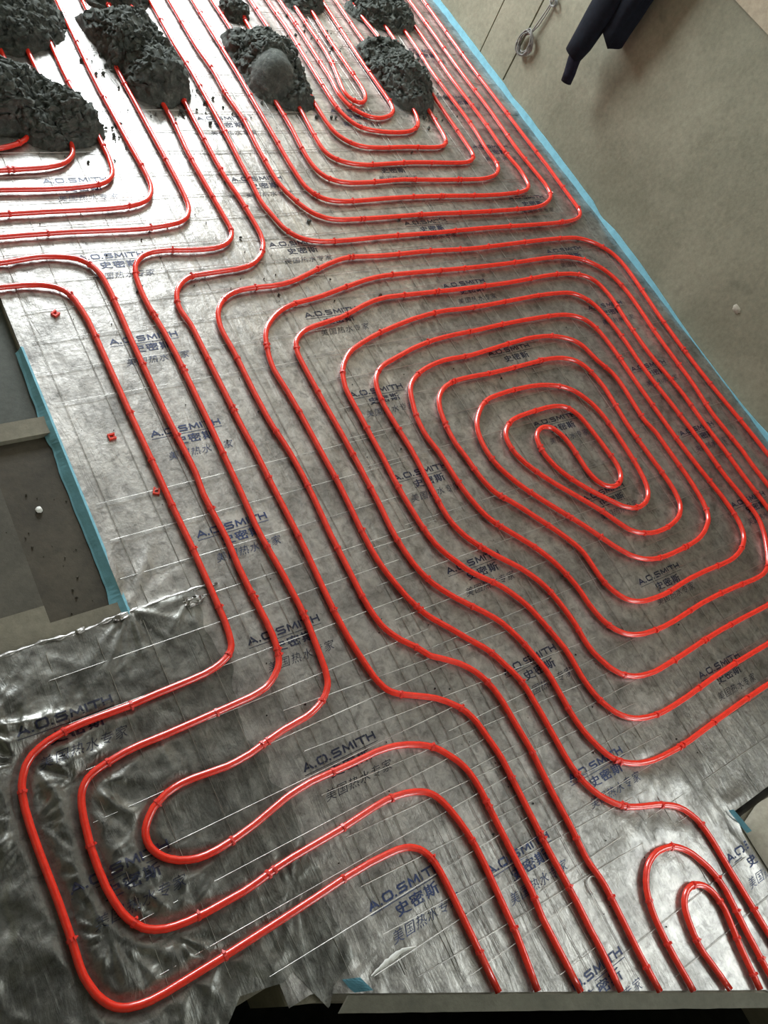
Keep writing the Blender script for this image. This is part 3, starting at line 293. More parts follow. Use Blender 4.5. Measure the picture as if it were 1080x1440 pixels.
def foil_h(x, y):
    v = Vector((x * 9, y * 5, 0.3))
    r1 = 1 - abs(noise.noise(v)) * 2
    v2 = Vector((x * 22 + 5, y * 13, 1.7)); r2 = 1 - abs(noise.noise(v2)) * 2.2
    c = crumple(x, y)
    h = 0.0006 * max(0, r1) + 0.0005 * max(0, r2)
    if c > 0.01:
        q = noise.noise(Vector((x * 7, y * 6, 4.0)))
        w1 = 1 - abs(noise.noise(Vector((x * 11 + q * 2, y * 8 - q, 7.1)))) * 2.4
        w2 = 1 - abs(noise.noise(Vector((x * 26 + q, y * 24, 2.1)))) * 2.2
        h += c * (0.003 * max(0, w1) + 0.0018 * max(0, w2))
        for fa, fk, fw in ((0.3, 5.5, .006), (1.25, 7.0, .005), (2.1, 9.0, .004), (2.75, 6.0, .005)):
            s = (x * math.cos(fa) + y * math.sin(fa)) * fk + 0.8 * noise.noise(Vector((x * 4, y * 4, fa)))
            tri = 1 - abs(2 * (s - math.floor(s)) - 1)
            gate = smoothstep(-.05, .35, noise.noise(Vector((x * 5 + fa * 7, y * 5, 9.0))))
            h += c * fw * gate * max(0, tri - .55) / .45
    for px, py, a in PINCH:
        dx, dy = x - px, y - py; d = math.hypot(dx, dy)
        R_ = 0.20 + 6 * a
        if d < R_:
            th = math.atan2(dy, dx)
            s = math.sin(6 * th + 2.5 * math.sin(2 * th + px * 9) + px * 40); s2 = math.sin(11 * th + 3 * math.sin(th + py * 11) + py * 50)
            h += a * (0.7 * (0.5 + 0.5 * s) ** 4 + 0.4 * (0.5 + 0.5 * s2) ** 4) * smoothstep(R_, 0.04, d) * smoothstep(0, 0.025, d)
    if h > 0.0025 and x > -.3:                       # the pipes press the film flat
        h = min(h, 0.0025 + max(0, KD.find((x, y, 0))[2] - 0.012) * 0.45)
    return h
def grid_sheet(name, patches, material, zoff=0.0, warp=None):
    """patches: (list of x, function x -> list of y) merged into one sheet"""
    bm = bmesh.new()
    for xs, ys in patches:
        cols = []
        for x in xs:
            cols.append([bm.verts.new((xw, y, foil_h(xw, y) + zoff)) for xw, y in ((warp(x, y) if warp else x, y) for y in ys(x))])
        for a, b in zip(cols, cols[1:]):
            for i in range(len(a) - 1):
                bm.faces.new((a[i], b[i], b[i+1], a[i+1]))
    bmesh.ops.remove_doubles(bm, verts=bm.verts, dist=0.0004)
    bmesh.ops.recalc_face_normals(bm, faces=bm.faces)
    if sum(f.normal.z for f in bm.faces) < 0: bmesh.ops.reverse_faces(bm, faces=bm.faces)
    me = bpy.data.meshes.new(name); bm.to_mesh(me); bm.free()
    me.polygons.foreach_set('use_smooth', [True] * len(me.polygons))
    return link(name, me, material)
def lin(a, b, n): return [a + (b - a) * i / n for i in range(n + 1)]
YS = lin(-0.2, 1.566, 150); YF = lin(1.566, 3.1, 128); YFF = lin(3.1, 4.44, 18)
XL = 0.408
def ys_main(x):
    lo = skew(x) + 0.004 if x < 1.421 else -0.73 - (x - 1.42) * 0.536
    lo = min(lo, -0.205)
    return lin(lo, -0.2, 24)[:-1] + YS + YF[1:] + YFF[1:]
def ys_right(x): return lin(-0.384, -0.2, 14)[:-1] + YS + YF[1:] + YFF[1:]
foil = grid_sheet('foil_sheet', [(lin(XL, 1.612, 104), ys_main), (lin(1.612, 2.752, 96), ys_right), (lin(-0.99, XL, 60), lambda x: YF + YFF[1:])], M['foil'])
tag(foil, 'silvery aluminium underfloor film printed with rows of logos across the room', 'foil sheet')
def y_low(x):
    pts = [(-0.9, -0.10), (0.10, -0.12), (0.235, -0.150), (0.262, -0.150), (0.295, -0.175), (0.335, -0.143), (0.415, -0.162), (0.44, -0.155), (0.476, -0.244), (0.50, -0.215), (0.56, -0.19), (0.62, -0.12), (0.70, 0.02), (0.80, 0.3)]
    for (a, ya), (b, yb) in zip(pts, pts[1:]):
        if a <= x <= b: return ya + (yb - ya) * (x - a) / (b - a)
    return -0.1
def y_high(x): return 0.630 + 0.0016 * math.sin(x * 37) + 0.001 * math.sin(x * 91) + 0.012 * smoothstep(0.3, 0.5, x)
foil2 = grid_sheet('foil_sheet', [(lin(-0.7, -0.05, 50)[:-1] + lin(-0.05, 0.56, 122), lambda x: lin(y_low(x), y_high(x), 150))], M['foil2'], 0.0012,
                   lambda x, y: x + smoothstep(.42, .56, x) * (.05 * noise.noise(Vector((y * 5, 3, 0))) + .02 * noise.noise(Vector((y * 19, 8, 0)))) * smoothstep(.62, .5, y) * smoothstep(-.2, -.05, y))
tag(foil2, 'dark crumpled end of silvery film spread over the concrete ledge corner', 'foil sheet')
# rolled bright hem along its upper edge
hem = [Vector((x, y_high(x) + 0.002, 0.004 + 0.0015 * math.sin(x * 55))) for x in lin(-0.5, 0.62, 90)]
tube('hem', hem, lambda i: (0.0018 + 0.0009 * math.sin(i * 1.3), 0.0045 + 0.0025 * math.sin(i * 2.3)), M['foil'], foil2, 6)

# ------------------------------------------------------------------ printed logos on the film
def text_mesh(body, x0, x1, y0, y1, bold=0.0, shear=0.0):
    cu = bpy.data.curves.new('print', 'FONT'); cu.body = body; cu.offset = bold; cu.shear = shear; cu.resolution_u = 3; cu.space_character = 1.12
    o = bpy.data.objects.new('print', cu); C.objects.link(o)
    bpy.context.view_layer.update()
    dg = bpy.context.evaluated_depsgraph_get()
    me = bpy.data.meshes.new_from_object(o.evaluated_get(dg))
    bpy.data.objects.remove(o); bpy.data.curves.remove(cu)
    P = [v.co.copy() for v in me.vertices]
    ax, bx_ = min(p.x for p in P), max(p.x for p in P); ay_, by_ = min(p.y for p in P), max(p.y for p in P)
    V = [((p.x - ax) / (bx_ - ax) * (x1 - x0) + x0, (p.y - ay_) / (by_ - ay_) * (y1 - y0) + y0) for p in P]
    F = [tuple(p.vertices) for p in me.polygons]
    bpy.data.meshes.remove(me)
    return V, F
def combine(parts):
    V, F = [], []
    for v, f in parts:
        n = len(V); V += v; F += [tuple(i + n for i in q) for q in f]
    bm = bmesh.new(); bv = [bm.verts.new((x, y, 0)) for x, y in V]
    for q in F:
        try: bm.faces.new([bv[i] for i in q])
        except ValueError: pass
    bmesh.ops.triangulate(bm, faces=bm.faces)
    for _ in range(2):
        long = [e for e in bm.edges if e.calc_length() > 0.014]
        if long: bmesh.ops.subdivide_edges(bm, edges=long, cuts=1); bmesh.ops.triangulate(bm, faces=bm.faces)
    bm.verts.index_update()
    out = [(v.co.x, v.co.y) for v in bm.verts], [tuple(v.index for v in f.verts) for f in bm.faces]
    bm.free(); return out
def strokes(lines, t):
    V, F = [], []
    for p, q in lines:
        p, q = Vector(p), Vector(q); d_ = (q - p).normalized() * (t * .5); n_ = Vector((-d_.y, d_.x)); k = len(V)
        p, q = p - d_ * .9, q + d_ * .9
        V += [tuple(p + n_), tuple(q + n_), tuple(q - n_), tuple(p - n_)]; F.append((k, k+1, k+2, k+3))
    return V, F
def capitals():
    t, h = .0040, .0185; a, z = t / 2, h - t / 2; L = []
    def ln(*pts): L.extend(zip(pts, pts[1:]))
    ln((.002, a), (.012, z), (.022, a)); ln((.006, .006), (.018, .006))
    ln((.0285, a), (.0295, a)); ln((.038, .005), (.038, z - .003), (.041, z), (.056, z), (.059, z - .003), (.059, .005), (.056, a), (.041, a), (.038, .005)); ln((.0655, a), (.0665, a))
    ln((.095, z), (.078, z), (.0755, .0135), (.078, .0095), (.093, .0095), (.0955, .006), (.093, a), (.0755, a))
    ln((.104, a), (.106, z), (.1155, .005), (.125, z), (.127, a)); ln((.1345, a), (.1345, z))
    ln((.141, z), (.163, z)); ln((.152, a), (.152, z)); ln((.168, a), (.168, z)); ln((.185, a), (.185, z)); ln((.168, .0095), (.185, .0095))
    return strokes(L, t)
LOGO = combine([capitals(), ([(-0.002, -0.007), (0.187, -0.007), (0.187, -0.0055), (-0.002, -0.0055)], [(0, 1, 2, 3)]),
                text_mesh('史密斯', 0.050, 0.158, -0.037, -0.011, 0.004), text_mesh('史密斯', 0.0513, 0.1593, -0.0375, -0.0115, 0.004), text_mesh('美国热水专家', 0.018, 0.195, -0.076, -0.052, -0.007, 0.3)])
STAMPS = [(.623, 1.370), (.622, 1.068), (.623, .767), (.628, .475), (.624, .168), (.628, -.137), (.640, 1.672), (.640, 1.975), (.640, 2.27),
          (1.214, 1.370), (1.213, 1.063), (1.205, .772), (1.208, .470), (1.208, .171), (1.222, -.124), (1.228, 1.662), (1.224, 1.955), (1.224, 2.25),
          (.125, .459), (.126, .149),
          (1.780, 1.112), (1.780, .824), (1.784, .535), (1.789, .238), (1.788, -.068), (1.779, 2.008), (1.783, 1.709), (1.775, 1.412), (1.778, 2.30),
          (2.342, 1.512), (2.345, 1.225), (2.344, .935), (2.355, .645), (2.355, .345), (2.342, 1.80), (2.347, 2.095), (2.345, 2.395), (2.345, 2.70)]
STAMPS_B = [(.908, -.200), (.930, -.480), (1.520, -.470)]
def stamp(x, y, ink, rot, parent):
    c, s = math.cos(rot), math.sin(rot); V = []
    for u, v in LOGO[0]:
        X, Y = x + u * c - v * s, y + u * s + v * c
        V.append((X, Y, foil_h(X, Y) + (0.0022 if parent is foil2 else 0.0007)))
    F = [q for q in LOGO[1] if all(V[i][1] > skew(V[i][0]) + .002 or V[i][0] < .45 for i in q) and all(V[i][0] < 1.608 or V[i][1] > -.38 for i in q)]
    return mesh_obj('printed_logo', V, F, ink, parent)
for i, (x, y) in enumerate(STAMPS):
    stamp(x, y, M['ink'] if not (x < .7 and y > .6 or x < 1.3 and y < 0) else M['inkb'], math.radians(R.uniform(-1, 1.5)), foil2 if x < .3 else foil)
for x, y in STAMPS_B: stamp(x, y, M['inkb'], math.radians(R.uniform(-1, 1)), foil)

# ------------------------------------------------------------------ welded wire mesh lying on the film
def unit_rod(sides=5):
    vs_, fs = tube_data([Vector((0, 0, 0)), Vector((1, 0, 0))], 1.0, sides)
    me = bpy.data.meshes.new('wire'); me.from_pydata([tuple(v) for v in vs_], [], fs); me.materials.append(M['wire'])
    me.polygons.foreach_set('use_smooth', [True] * len(me.polygons)); return me
ROD = unit_rod()
def rod(parent, x0, y0, x1, y1, z, rad):
    o = bpy.data.objects.new('wire', ROD); C.objects.link(o); o.parent = parent
    L = math.hypot(x1 - x0, y1 - y0)
    o.location = (x0 - parent.location.x, y0 - parent.location.y, z); o.rotation_euler = (0, R.uniform(-.001, .001), math.atan2(y1 - y0, x1 - x0)); o.scale = (L, rad, rad)
def lowest(x): return max(skew(x) + 0.03, -0.37 if x > 1.6 else -9) if x > 0.48 else -0.12
PANELS = [(.227, 1.06, -.50, .64, 'pipe bends over the crumpled film'), (1.01, 1.96, -.60, .66, 'pipe spiral next to the skewed batten'), (1.90, 2.72, -.36, .70, 'spiral at its run beside the bare wall'),
          (.445, 1.24, .60, 1.60, 'straight parallel pipes beside the recess'), (1.17, 1.98, .62, 1.62, 'spiral rounds next to the straight parallel pipes'), (1.93, 2.72, .66, 1.66, 'spiral rounds running along the blue wall strip'),
          (.445, 1.26, 1.56, 3.05, 'pipe elbows in front of the broad lobed mortar heap'), (1.20, 2.00, 1.58, 3.05, 'nested bends around the shovel-rounded mortar heap'), (1.94, 2.72, 1.62, 3.05, 'long pipes between blue wall strip and mortar heap'),
          (.66, 1.52, -.33, .36, 'pipes between spiral and crumpled film, a loose overlapping piece')]
for n, (x0, x1, y0, y1, where) in enumerate(PANELS):
    e = bpy.data.objects.new('wire_mesh', None); C.objects.link(e); e.location = ((x0 + x1) / 2, max(y0, lowest((x0 + x1) / 2)), 0)
    tag(e, 'thin steel wire grid under the ' + where, 'wire mesh', 'wire mesh panels on the film')
    tw = math.tan(math.radians(R.uniform(-.5, .5))) if n < 9 else math.tan(math.radians(3.2)); ox = R.uniform(-.02, .02) if n else 0; oy = R.uniform(-.02, .02) if n else 0
    yb = lambda x: max(y0, lowest(x))
    k = 0
    x = x0 + ox if n else x0
    while x < x1:
        if x > 0.2 and (n == 0 or R.random() > .1):
            xa = x; xb = x + tw * (y1 - y0)
            top = y1 + R.uniform(-.01, .03)
            if x < 0.405: top = min(top, 0.61)
            rod(e, xa, yb(xa) + R.uniform(0, .02), xb, top, 0.0034 + (.0045 if x < .56 and n == 0 else 0), 0.0007)
        x += .1033
    y = -.56 + .0985 * math.ceil((y0 + .56) / .0985) + (0.0245 if n == 0 else oy)
    while y < y1:
        xs0 = x0 - R.uniform(0, .03); xs1 = x1 + R.uniform(0, .03)
        if y < -0.10:                                   # stop short of the skewed slab edge
            xs0 = max(xs0, 0.52 + (-0.243 - (y - 0.035)) / 0.536)
        if y > 0.62: xs0 = max(xs0, .418)
        if y < -0.34: xs1 = min(xs1, 1.58)
        xs1 = min(xs1, 2.735)
        if xs1 - xs0 > .1 and R.random() > .08: rod(e, xs0, y - tw * (xs0 - x0), xs1, y - tw * (xs1 - x0), 0.005 + (.0035 if n == 0 else 0), 0.0009)
        y += .0985

# ------------------------------------------------------------------ heating pipes
PIPE_R, PIPE_Z = 0.0077, 0.0120
def tie_mesh():
    seg = 8; ri, ro, wd = 0.0074, 0.0094, 0.0029; vs_, fs = [], []
    for k in range(seg):
        a = 2 * math.pi * k / seg
        for (x, r) in ((-wd, ri), (-wd, ro), (wd, ro), (wd, ri)):
            vs_.append((x, r * math.cos(a), r * math.sin(a)))
    for k in range(seg):
        a, b = k * 4, (k + 1) % seg * 4
        fs += [(a+1, b+1, b+2, a+2), (a, b, b+1, a+1), (a+2, b+2, b+3, a+3)]
    box_data(-.0026, .0026, -.0022, .0026, .0080, .0112, vs_, fs)
    box_data(-.0013, .0013, .0024, .0072, .0094, .0102, vs_, fs)
    me = bpy.data.meshes.new('cable_tie'); me.from_pydata(vs_, [], fs); me.materials.append(M['tie']); return me
TIE = tie_mesh()
def make_pipe(key, label, ends='', ties=0.19):
    pts = [tuple(int(v) / 1000 for v in t.split(',')) for t in PIPES[key].split()]
    P = [Vector((x, y, PIPE_Z)) for x, y in pts]
    def drop(tip, prev):
        d = (tip - prev).normalized(); out = []; p = tip.copy(); n = 0
        while p.y > skew(p.x) + 0.006 and n < 60: p = p + d * 0.004; n += 1
        return [p.copy()]
        for a in (30, 60, 90):
            q = math.radians(a); out.append(p + d * (.014 * math.sin(q)) + Vector((0, 0, -.014 * (1 - math.cos(q)))))
        out.append(out[-1] + Vector((0, 0, -.35))); return out
    while 'e' in ends and P[-1].y < skew(P[-1].x) + .006: P.pop()
    while 's' in ends and P[0].y < skew(P[0].x) + .006: P.pop(0)
    if 'e' in ends: P += drop(P[-1], P[-2])
    if 's' in ends: P = drop(P[0], P[1])[::-1] + P
    base = P[len(P) // 2].copy(); base.z = 0
    o = tube('heating_pipe', [p - base for p in P], PIPE_R, M['pipe'])
    o.location = base
    tag(o, label, 'pipe', 'red heating pipes')
    acc = R.uniform(.03, .12); nxt = acc; run = 0
    for a, b in zip(P, P[1:]):
        L = (b - a).length
        while run + L > nxt and L > 1e-6:
            p = a.lerp(b, (nxt - run) / L)
            if p.z > 0.01 and -0.1 < p.x and p.y < 3.1 and (p.y > skew(p.x) + .03):
                t = bpy.data.objects.new('cable_tie', TIE); C.objects.link(t); t.parent = o
                t.location = p - base; d = b - a
                t.rotation_euler = (R.uniform(-1.0, 1.0), 0, math.atan2(d.y, d.x) + R.uniform(-.12, .12))
                if R.random() < .12:
                    t2 = bpy.data.objects.new('cable_tie', TIE); C.objects.link(t2); t2.parent = o
                    t2.location = p - base + d.normalized() * .014; t2.rotation_euler = (R.uniform(-1, 1), 0, math.atan2(d.y, d.x) + .1)
            nxt += ties * R.uniform(.6, 1.5)
        run += L
    return o
make_pipe('spiral', 'long red plastic pipe wound in a spiral with a small oval centre', 's', .17)
make_pipe('upper', 'red plastic pipe in nested bends between the mortar heaps and wall strip', '', .19)
make_pipe('g', 'red pipe nearest the recess, making the outermost turn on the crumpled film', 'e')
make_pipe('f', 'red pipe making the middle of three turns on the crumpled film', 'e')
make_pipe('h', 'red pipe making the innermost of three turns on the crumpled film', 'e')
make_pipe('i', 'red pipe between the spiral and the pipe with the innermost turn', 'e')
make_pipe('a', 'short stretch of red pipe vanishing under the lump of the broad mortar heap', '', .3)
make_pipe('b', 'red pipe curving up into the front lobe of the broad mortar heap', '', .3)
make_pipe('c', 'red pipe bending sharply round the outer side of the broad mortar heap', '', .26)
make_pipe('d', 'red pipe bend running up the glaring gap between broad and knobbly mortar heaps', '', .26)
make_pipe('e', 'red pipe bend running up under the side of the knobbly second mortar heap', '', .26)
make_pipe('U1', 'red pipe in a wide hairpin beside the concrete sill', 's', .12)
make_pipe('U2', 'red pipe in a tight hairpin inside the wider one', 'se', .12)

# ------------------------------------------------------------------ blue foam edge strips
def interp(tab, t):
    for (a, u), (b, v) in zip(tab, tab[1:]):
        if a <= t <= b: return u + (v - u) * (t - a) / (b - a)
    return tab[0][1] if t < tab[0][0] else tab[-1][1]
HT = [(.15, .05), (.42, .05), (.52, .042), (.60, .022), (.68, .012), (.80, .008), (1.0, .009), (1.12, .02), (1.25, .035), (1.4, .047), (1.58, .045), (1.66, .022), (1.74, .046), (2.0, .05), (2.3, .05), (2.38, .04), (2.5, .05), (5, .05)]
vs_, fs = [], []
ys = lin(0.15, 4.44, 240)
for i, y in enumerate(ys):
    h = interp(HT, y) * .52 * (1 + .08 * noise.noise(Vector((y * 14, 0, 0)))); d = .002 * noise.noise(Vector((y * 6, 3, 0)))
    x1 = 2.754; x0 = 2.752 - .2 * h - abs(d) * .5
    vs_ += [(x0 - .12 * h, y, 0.001), (x0, y, h), (x1, y, h), (x1, y, 0.001)]
for i in range(len(ys) - 1):
    for k in range(3): fs.append((i*4+k, i*4+k+1, i*4+5+k, i*4+4+k))
tag(mesh_obj('edge_strip', vs_, fs, M['blue']), 'light blue foam strip along the foot of the bare concrete wall', 'foam strip')
WT = [(.60, .036), (.66, .030), (.72, .020), (1.0, .020), (1.08, .017), (1.10, .010), (1.12, .020), (1.17, .024), (1.22, .014), (1.40, .006)]
vs_, fs = [], []; ys = lin(0.632, 1.40, 70)
for y in ys:
    wv = interp(WT, y) * .62 + .003 * noise.noise(Vector((y * 20, 0, 5)))
    vs_ += [(.414, y, .0035), (.408, y, .006), (.403 - wv, y, -.014), (.399 - wv, y, -.017), (.402, y, -.008)]
for i in range(len(ys) - 1):
    for k in range(4): fs.append((i*5+k, i*5+k+1, i*5+6+k, i*5+5+k))
tag(mesh_obj('edge_strip', vs_, fs, M['blue']), 'blue foam strip folded over the slab edge at the recess', 'foam strip')
def patch(name, quad, thick, material, label, cat):
    bm = bmesh.new(); n = 6; g = [[None] * (n + 1) for _ in range(n + 1)]
    a, b, c_, d = [Vector(q) for q in quad]
    for i in range(n + 1):
        for j in range(n + 1):
            p = a.lerp(b, i / n).lerp(d.lerp(c_, i / n), j / n); p.z += .0025 * noise.noise(p * 60); g[i][j] = bm.verts.new(p)
    for i in range(n):
        for j in range(n): bm.faces.new((g[i][j], g[i+1][j], g[i+1][j+1], g[i][j+1]))
    bmesh.ops.solidify(bm, geom=bm.faces[:], thickness=thick)
    me = bpy.data.meshes.new(name); bm.to_mesh(me); bm.free()
    return tag(link(name, me, material), label, cat)
patch('edge_strip', [(.518, -.212, .012), (.552, -.226, .012), (.566, -.258, .010), (.530, -.243, .004)], .004, M['blue'], 'small blue foam offcut sticking out from the end of the batten', 'foam strip')
patch('edge_strip', [(1.602, -.372, .012), (1.612, -.376, .020), (1.628, -.44, .018), (1.618, -.44, .008)], .004, M['blue'], 'short blue foam end at the concrete sill corner', 'foam strip')

# ------------------------------------------------------------------ mortar heaps
def heap(outline, H, label, lumps=(), smooth_dome=None, seed=0.0, rings=64, segs=180):
    cx = sum(p[0] for p in outline) / len(outline); cy = sum(p[1] for p in outline) / len(outline)
    pol = sorted((math.atan2(y - cy, x - cx), math.hypot(x - cx, y - cy)) for x, y in outline)
    pol = [(pol[-1][0] - 2*math.pi, pol[-1][1])] + pol + [(pol[0][0] + 2*math.pi, pol[0][1])]
    vs_, fs = [], []
    def pos(rho, th):
        r = interp(pol, th) * (1 + .07 * noise.noise(Vector((math.cos(th) * 3, math.sin(th) * 3, seed))))
        x, y = cx + rho * r * math.cos(th), cy + rho * r * math.sin(th)
        z = H * max(0, 1 - rho ** 2.6) ** .85
        for lx, ly, lr, lh in lumps:
            d = math.hypot(x - lx, y - ly) / lr
            if d < 1: z += lh * (1 - d * d) ** 1.2
        p = Vector((x, y, z)); rough = 1.0
        if smooth_dome:
            d = math.hypot(x - smooth_dome[0], y - smooth_dome[1]); rough = smoothstep(smooth_dome[2] * .8, smooth_dome[2] * 1.2, d)
        edge = smoothstep(1.0, .85, rho)
        n1 = noise.turbulence_vector(Vector((x * 46, y * 46, z * 46 + seed)), 3, False)
        n2 = noise.noise_vector(Vector((x * 140, y * 140, z * 140 + seed)))
        n0 = noise.noise(Vector((x * 11, y * 11, seed)))
        p += (n1 * .014 + n2 * .0075) * rough * (.35 + .65 * edge) + Vector((0, 0, n0 * .028 * edge * rough))
        if p.z < 0.001 or rho > .985: p.z = 0.001
        return p
    vs_.append(pos(0.0, 0.0))
    for i in range(1, rings + 1):
        for k in range(segs): vs_.append(pos(i / rings, -math.pi + 2 * math.pi * k / segs))
    for k in range(segs): fs.append((0, 1 + k, 1 + (k + 1) % segs))
    for i in range(rings - 1):
        a = 1 + i * segs; b = a + segs
        for k in range(segs): fs.append((a + k, b + k, b + (k + 1) % segs, a + (k + 1) % segs))
    base = Vector((cx, cy, 0))
    o = mesh_obj('mortar_heap', [v - base for v in vs_], fs, M['mortar'], None, True); o.location = base
    return tag(o, label, 'mortar heap', 'heaps of damp mortar')
heap([(.35, 2.42), (.38, 2.18), (.58, 2.18), (.63, 2.17), (.66, 2.13), (.71, 2.11), (.78, 2.12), (.86, 2.15), (.885, 2.19), (.87, 2.26), (.87, 2.33), (.82, 2.37), (.77, 2.45), (.62, 2.46)], .075,
     'broad dark mortar heap with a rounded lobe, over the pipe elbows', [(.80, 2.22, .11, .035), (.62, 2.33, .14, .045)], None, 1.3)
heap([(.50, 2.76), (.50, 2.55), (.70, 2.55), (.82, 2.58), (.90, 2.63), (.94, 2.70), (.94, 2.78), (.88, 2.88), (.70, 2.88)], .085, 'dark mortar heap behind the broad lobed one, beside the glaring gap', [(.72, 2.68, .14, .03)], None, 4.1)
heap([(.985, 2.77), (.99, 2.70), (1.01, 2.62), (1.02, 2.55), (1.03, 2.46), (1.05, 2.35), (1.08, 2.32), (1.16, 2.31), (1.23, 2.34), (1.265, 2.42), (1.26, 2.52), (1.25, 2.64), (1.22, 2.74), (1.12, 2.80)], .085,
     'long knobbly mortar heap standing in the white window glare', [(1.15, 2.40, .11, .035), (1.12, 2.62, .14, .045)], None, 9.7)
heap([(1.07, 2.99), (1.06, 2.85), (1.14, 2.82), (1.26, 2.84), (1.31, 2.92), (1.28, 3.05), (1.15, 3.08)], .07, 'mortar heap standing behind the long knobbly heap', [], None, 12.2)
heap([(1.50, 2.72), (1.495, 2.62), (1.50, 2.5), (1.51, 2.38), (1.56, 2.32), (1.64, 2.30), (1.72, 2.32), (1.74, 2.43), (1.75, 2.55), (1.75, 2.63), (1.71, 2.72), (1.60, 2.76)], .085,
     'mortar heap with a smooth shovel-rounded dome on its side', [(1.575, 2.43, .085, .045), (1.64, 2.56, .12, .03)], (1.575, 2.43, .075), 21.0)
heap([(1.58, 2.91), (1.57, 2.83), (1.62, 2.80), (1.67, 2.83), (1.68, 2.90), (1.64, 2.96)], .04, 'low small mortar heap behind the shovel-rounded one', [], None, 25.0, 24, 70)
heap([(2.085, 2.70), (2.08, 2.6), (2.08, 2.48), (2.08, 2.4), (2.11, 2.34), (2.18, 2.295), (2.265, 2.30), (2.31, 2.4), (2.325, 2.50), (2.33, 2.58), (2.33, 2.68), (2.2, 2.74)], .08,
     'mortar heap on the hairpin ends of the nested pipe bends', [(2.21, 2.45, .11, .035)], None, 33.0)
heap([(2.18, 2.95), (2.21, 2.89), (2.29, 2.84), (2.39, 2.82), (2.48, 2.85), (2.53, 2.95), (2.50, 3.05), (2.35, 3.06)], .07, 'mortar heap closest to the blue wall strip', [], None, 41.0)
heap([(1.88, 2.96), (1.92, 2.91), (2.0, 2.90), (2.06, 2.93), (2.08, 3.0), (2.04, 3.06), (1.94, 3.05)], .05, 'low mortar heap across the tops of the hairpin pipes', [], None, 52.0, 28, 80)

def crumbs(name, spots, n, zf, smin, smax, material, label, cat):
    bm = bmesh.new()
    for _ in range(n):
        cx, cy, sx, sy = R.choice(spots)
        x, y = R.gauss(cx, sx), R.gauss(cy, sy); s = smin + (smax - smin) * R.random() ** 3
        z = zf(x, y)
        if z is None: continue
        vs0 = bmesh.ops.create_icosphere(bm, subdivisions=1, radius=s, matrix=Matrix.Translation((x, y, z + s * .6)))['verts']
        for v in vs0: v.co += Vector((R.uniform(-.35, .35), R.uniform(-.35, .35), R.uniform(-.3, .3))) * s
    me = bpy.data.meshes.new(name); bm.to_mesh(me); bm.free()
    o = tag(link(name, me, material), label, cat); o['kind'] = 'stuff'; return o
crumbs('mortar_crumbs', [(.80, 2.13, .09, .04), (.90, 2.2, .03, .05), (1.15, 2.29, .1, .03), (1.28, 2.42, .03, .08), (1.0, 2.55, .03, .1), (1.63, 2.28, .1, .03), (2.2, 2.28, .08, .03), (2.36, 2.45, .03, .12),
    (1.93, 2.75, .06, .06), (2.0, 2.7, .04, .05), (.45, 2.15, .1, .03), (1.2, 1.9, .8, .3)], 420, lambda x, y: .002 if .42 < x < 2.7 and y < 3.1 else None, .0015, .0075, M['mortar'], 'loose mortar crumbs scattered around the heaps', 'crumbs')
crumbs('grit', [(1.1, .9, .5, .5), (1.2, -.1, .3, .25), (.8, 1.5, .3, .2)], 260, lambda x, y: .0015 if .45 < x < 2.7 and y > skew(x) + .03 else None, .0008, .003, M['dark'], 'fine dark grit sprinkled over the silvery film', 'grit')
crumbs('floor_debris', [(.33, .75, .03, .05), (.3, .9, .07, .1), (.2, .85, .06, .08)], 45, lambda x, y: (-.020 if x > .26 else -.010) if .68 < y < 1.13 and x < .38 and not (.24 < x < .265) else None, .001, .0035, M['recess'], 'dark debris specks on the recess floor', 'debris')

# ------------------------------------------------------------------ jacket on the wall
jk = bpy.data.objects.new('jacket', None); C.objects.link(jk); jk.location = (2.70, 2.08, .30)
tag(jk, 'dark navy jacket hanging on the bare concrete wall, one sleeve dangling', 'jacket')
def J(P): return [Vector(p) - jk.location for p in P]
# body: draped tube of cloth with folds
vs_, fs = [], []; seg = 40; zz = lin(.52, 1.28, 30)
for i, z in enumerate(zz):
    t = (z - .52) / .76
    cy = 2.085 - .01 * t; hw = .088 + .02 * math.sin(t * 2.2) - .06 * max(0, t - .75) * 4 * .3; th = .045 + .012 * t
    for k in range(seg):
        a = 2 * math.pi * k / seg
        fold = 1 + .13 * math.sin(5 * a + 2.2 * t + math.sin(3 * t)) * (1 - .4 * t)
        y = cy + hw * fold * math.cos(a); x = 2.690 + th * fold * math.sin(a)
        zz_ = z + (.012 * math.sin(3 * a) + .02 * math.cos(a) if i == 0 else 0)
        q = noise.noise_vector(Vector((a * 1.2, z * 9, 3))) * .010
        vs_.append(Vector((min(x + q.x, 2.738), y + q.y, zz_)) - jk.location)
for i in range(len(zz) - 1):
    for k in range(seg): fs.append((i*seg+k, i*seg+(k+1) % seg, (i+1)*seg+(k+1) % seg, (i+1)*seg+k))
fs.append(tuple(range(seg))[::-1]); fs.append(tuple((len(zz)-1)*seg + k for k in range(seg)))
mesh_obj('body', vs_, fs, M['cloth'], jk, True)
SL = J([Vector(p) + Vector((.006 * math.sin(k * 2.4), .004 * math.sin(k * 1.7 + 1), 0)) for k, p in enumerate([(2.655, 2.132, .385), (2.657, 2.130, .44), (2.660, 2.125, .55), (2.658, 2.118, .70), (2.655, 2.108, .85), (2.660, 2.10, 1.0), (2.675, 2.09, 1.15), (2.685, 2.085, 1.25)])])
tube('sleeve', SL, lambda i: (.028 + .004 * i + .002 * math.sin(i * 2.1), .041 + .008 * min(i, 4)), M['cloth'], jk, 18)
CF = J([(2.658, 2.100, .296), (2.657, 2.106, .33), (2.656, 2.118, .37), (2.656, 2.128, .42)])
tube('knit_cuff', CF, lambda i: (.018 + .001 * i, .024 + .002 * i), M['knit'], jk, 14)
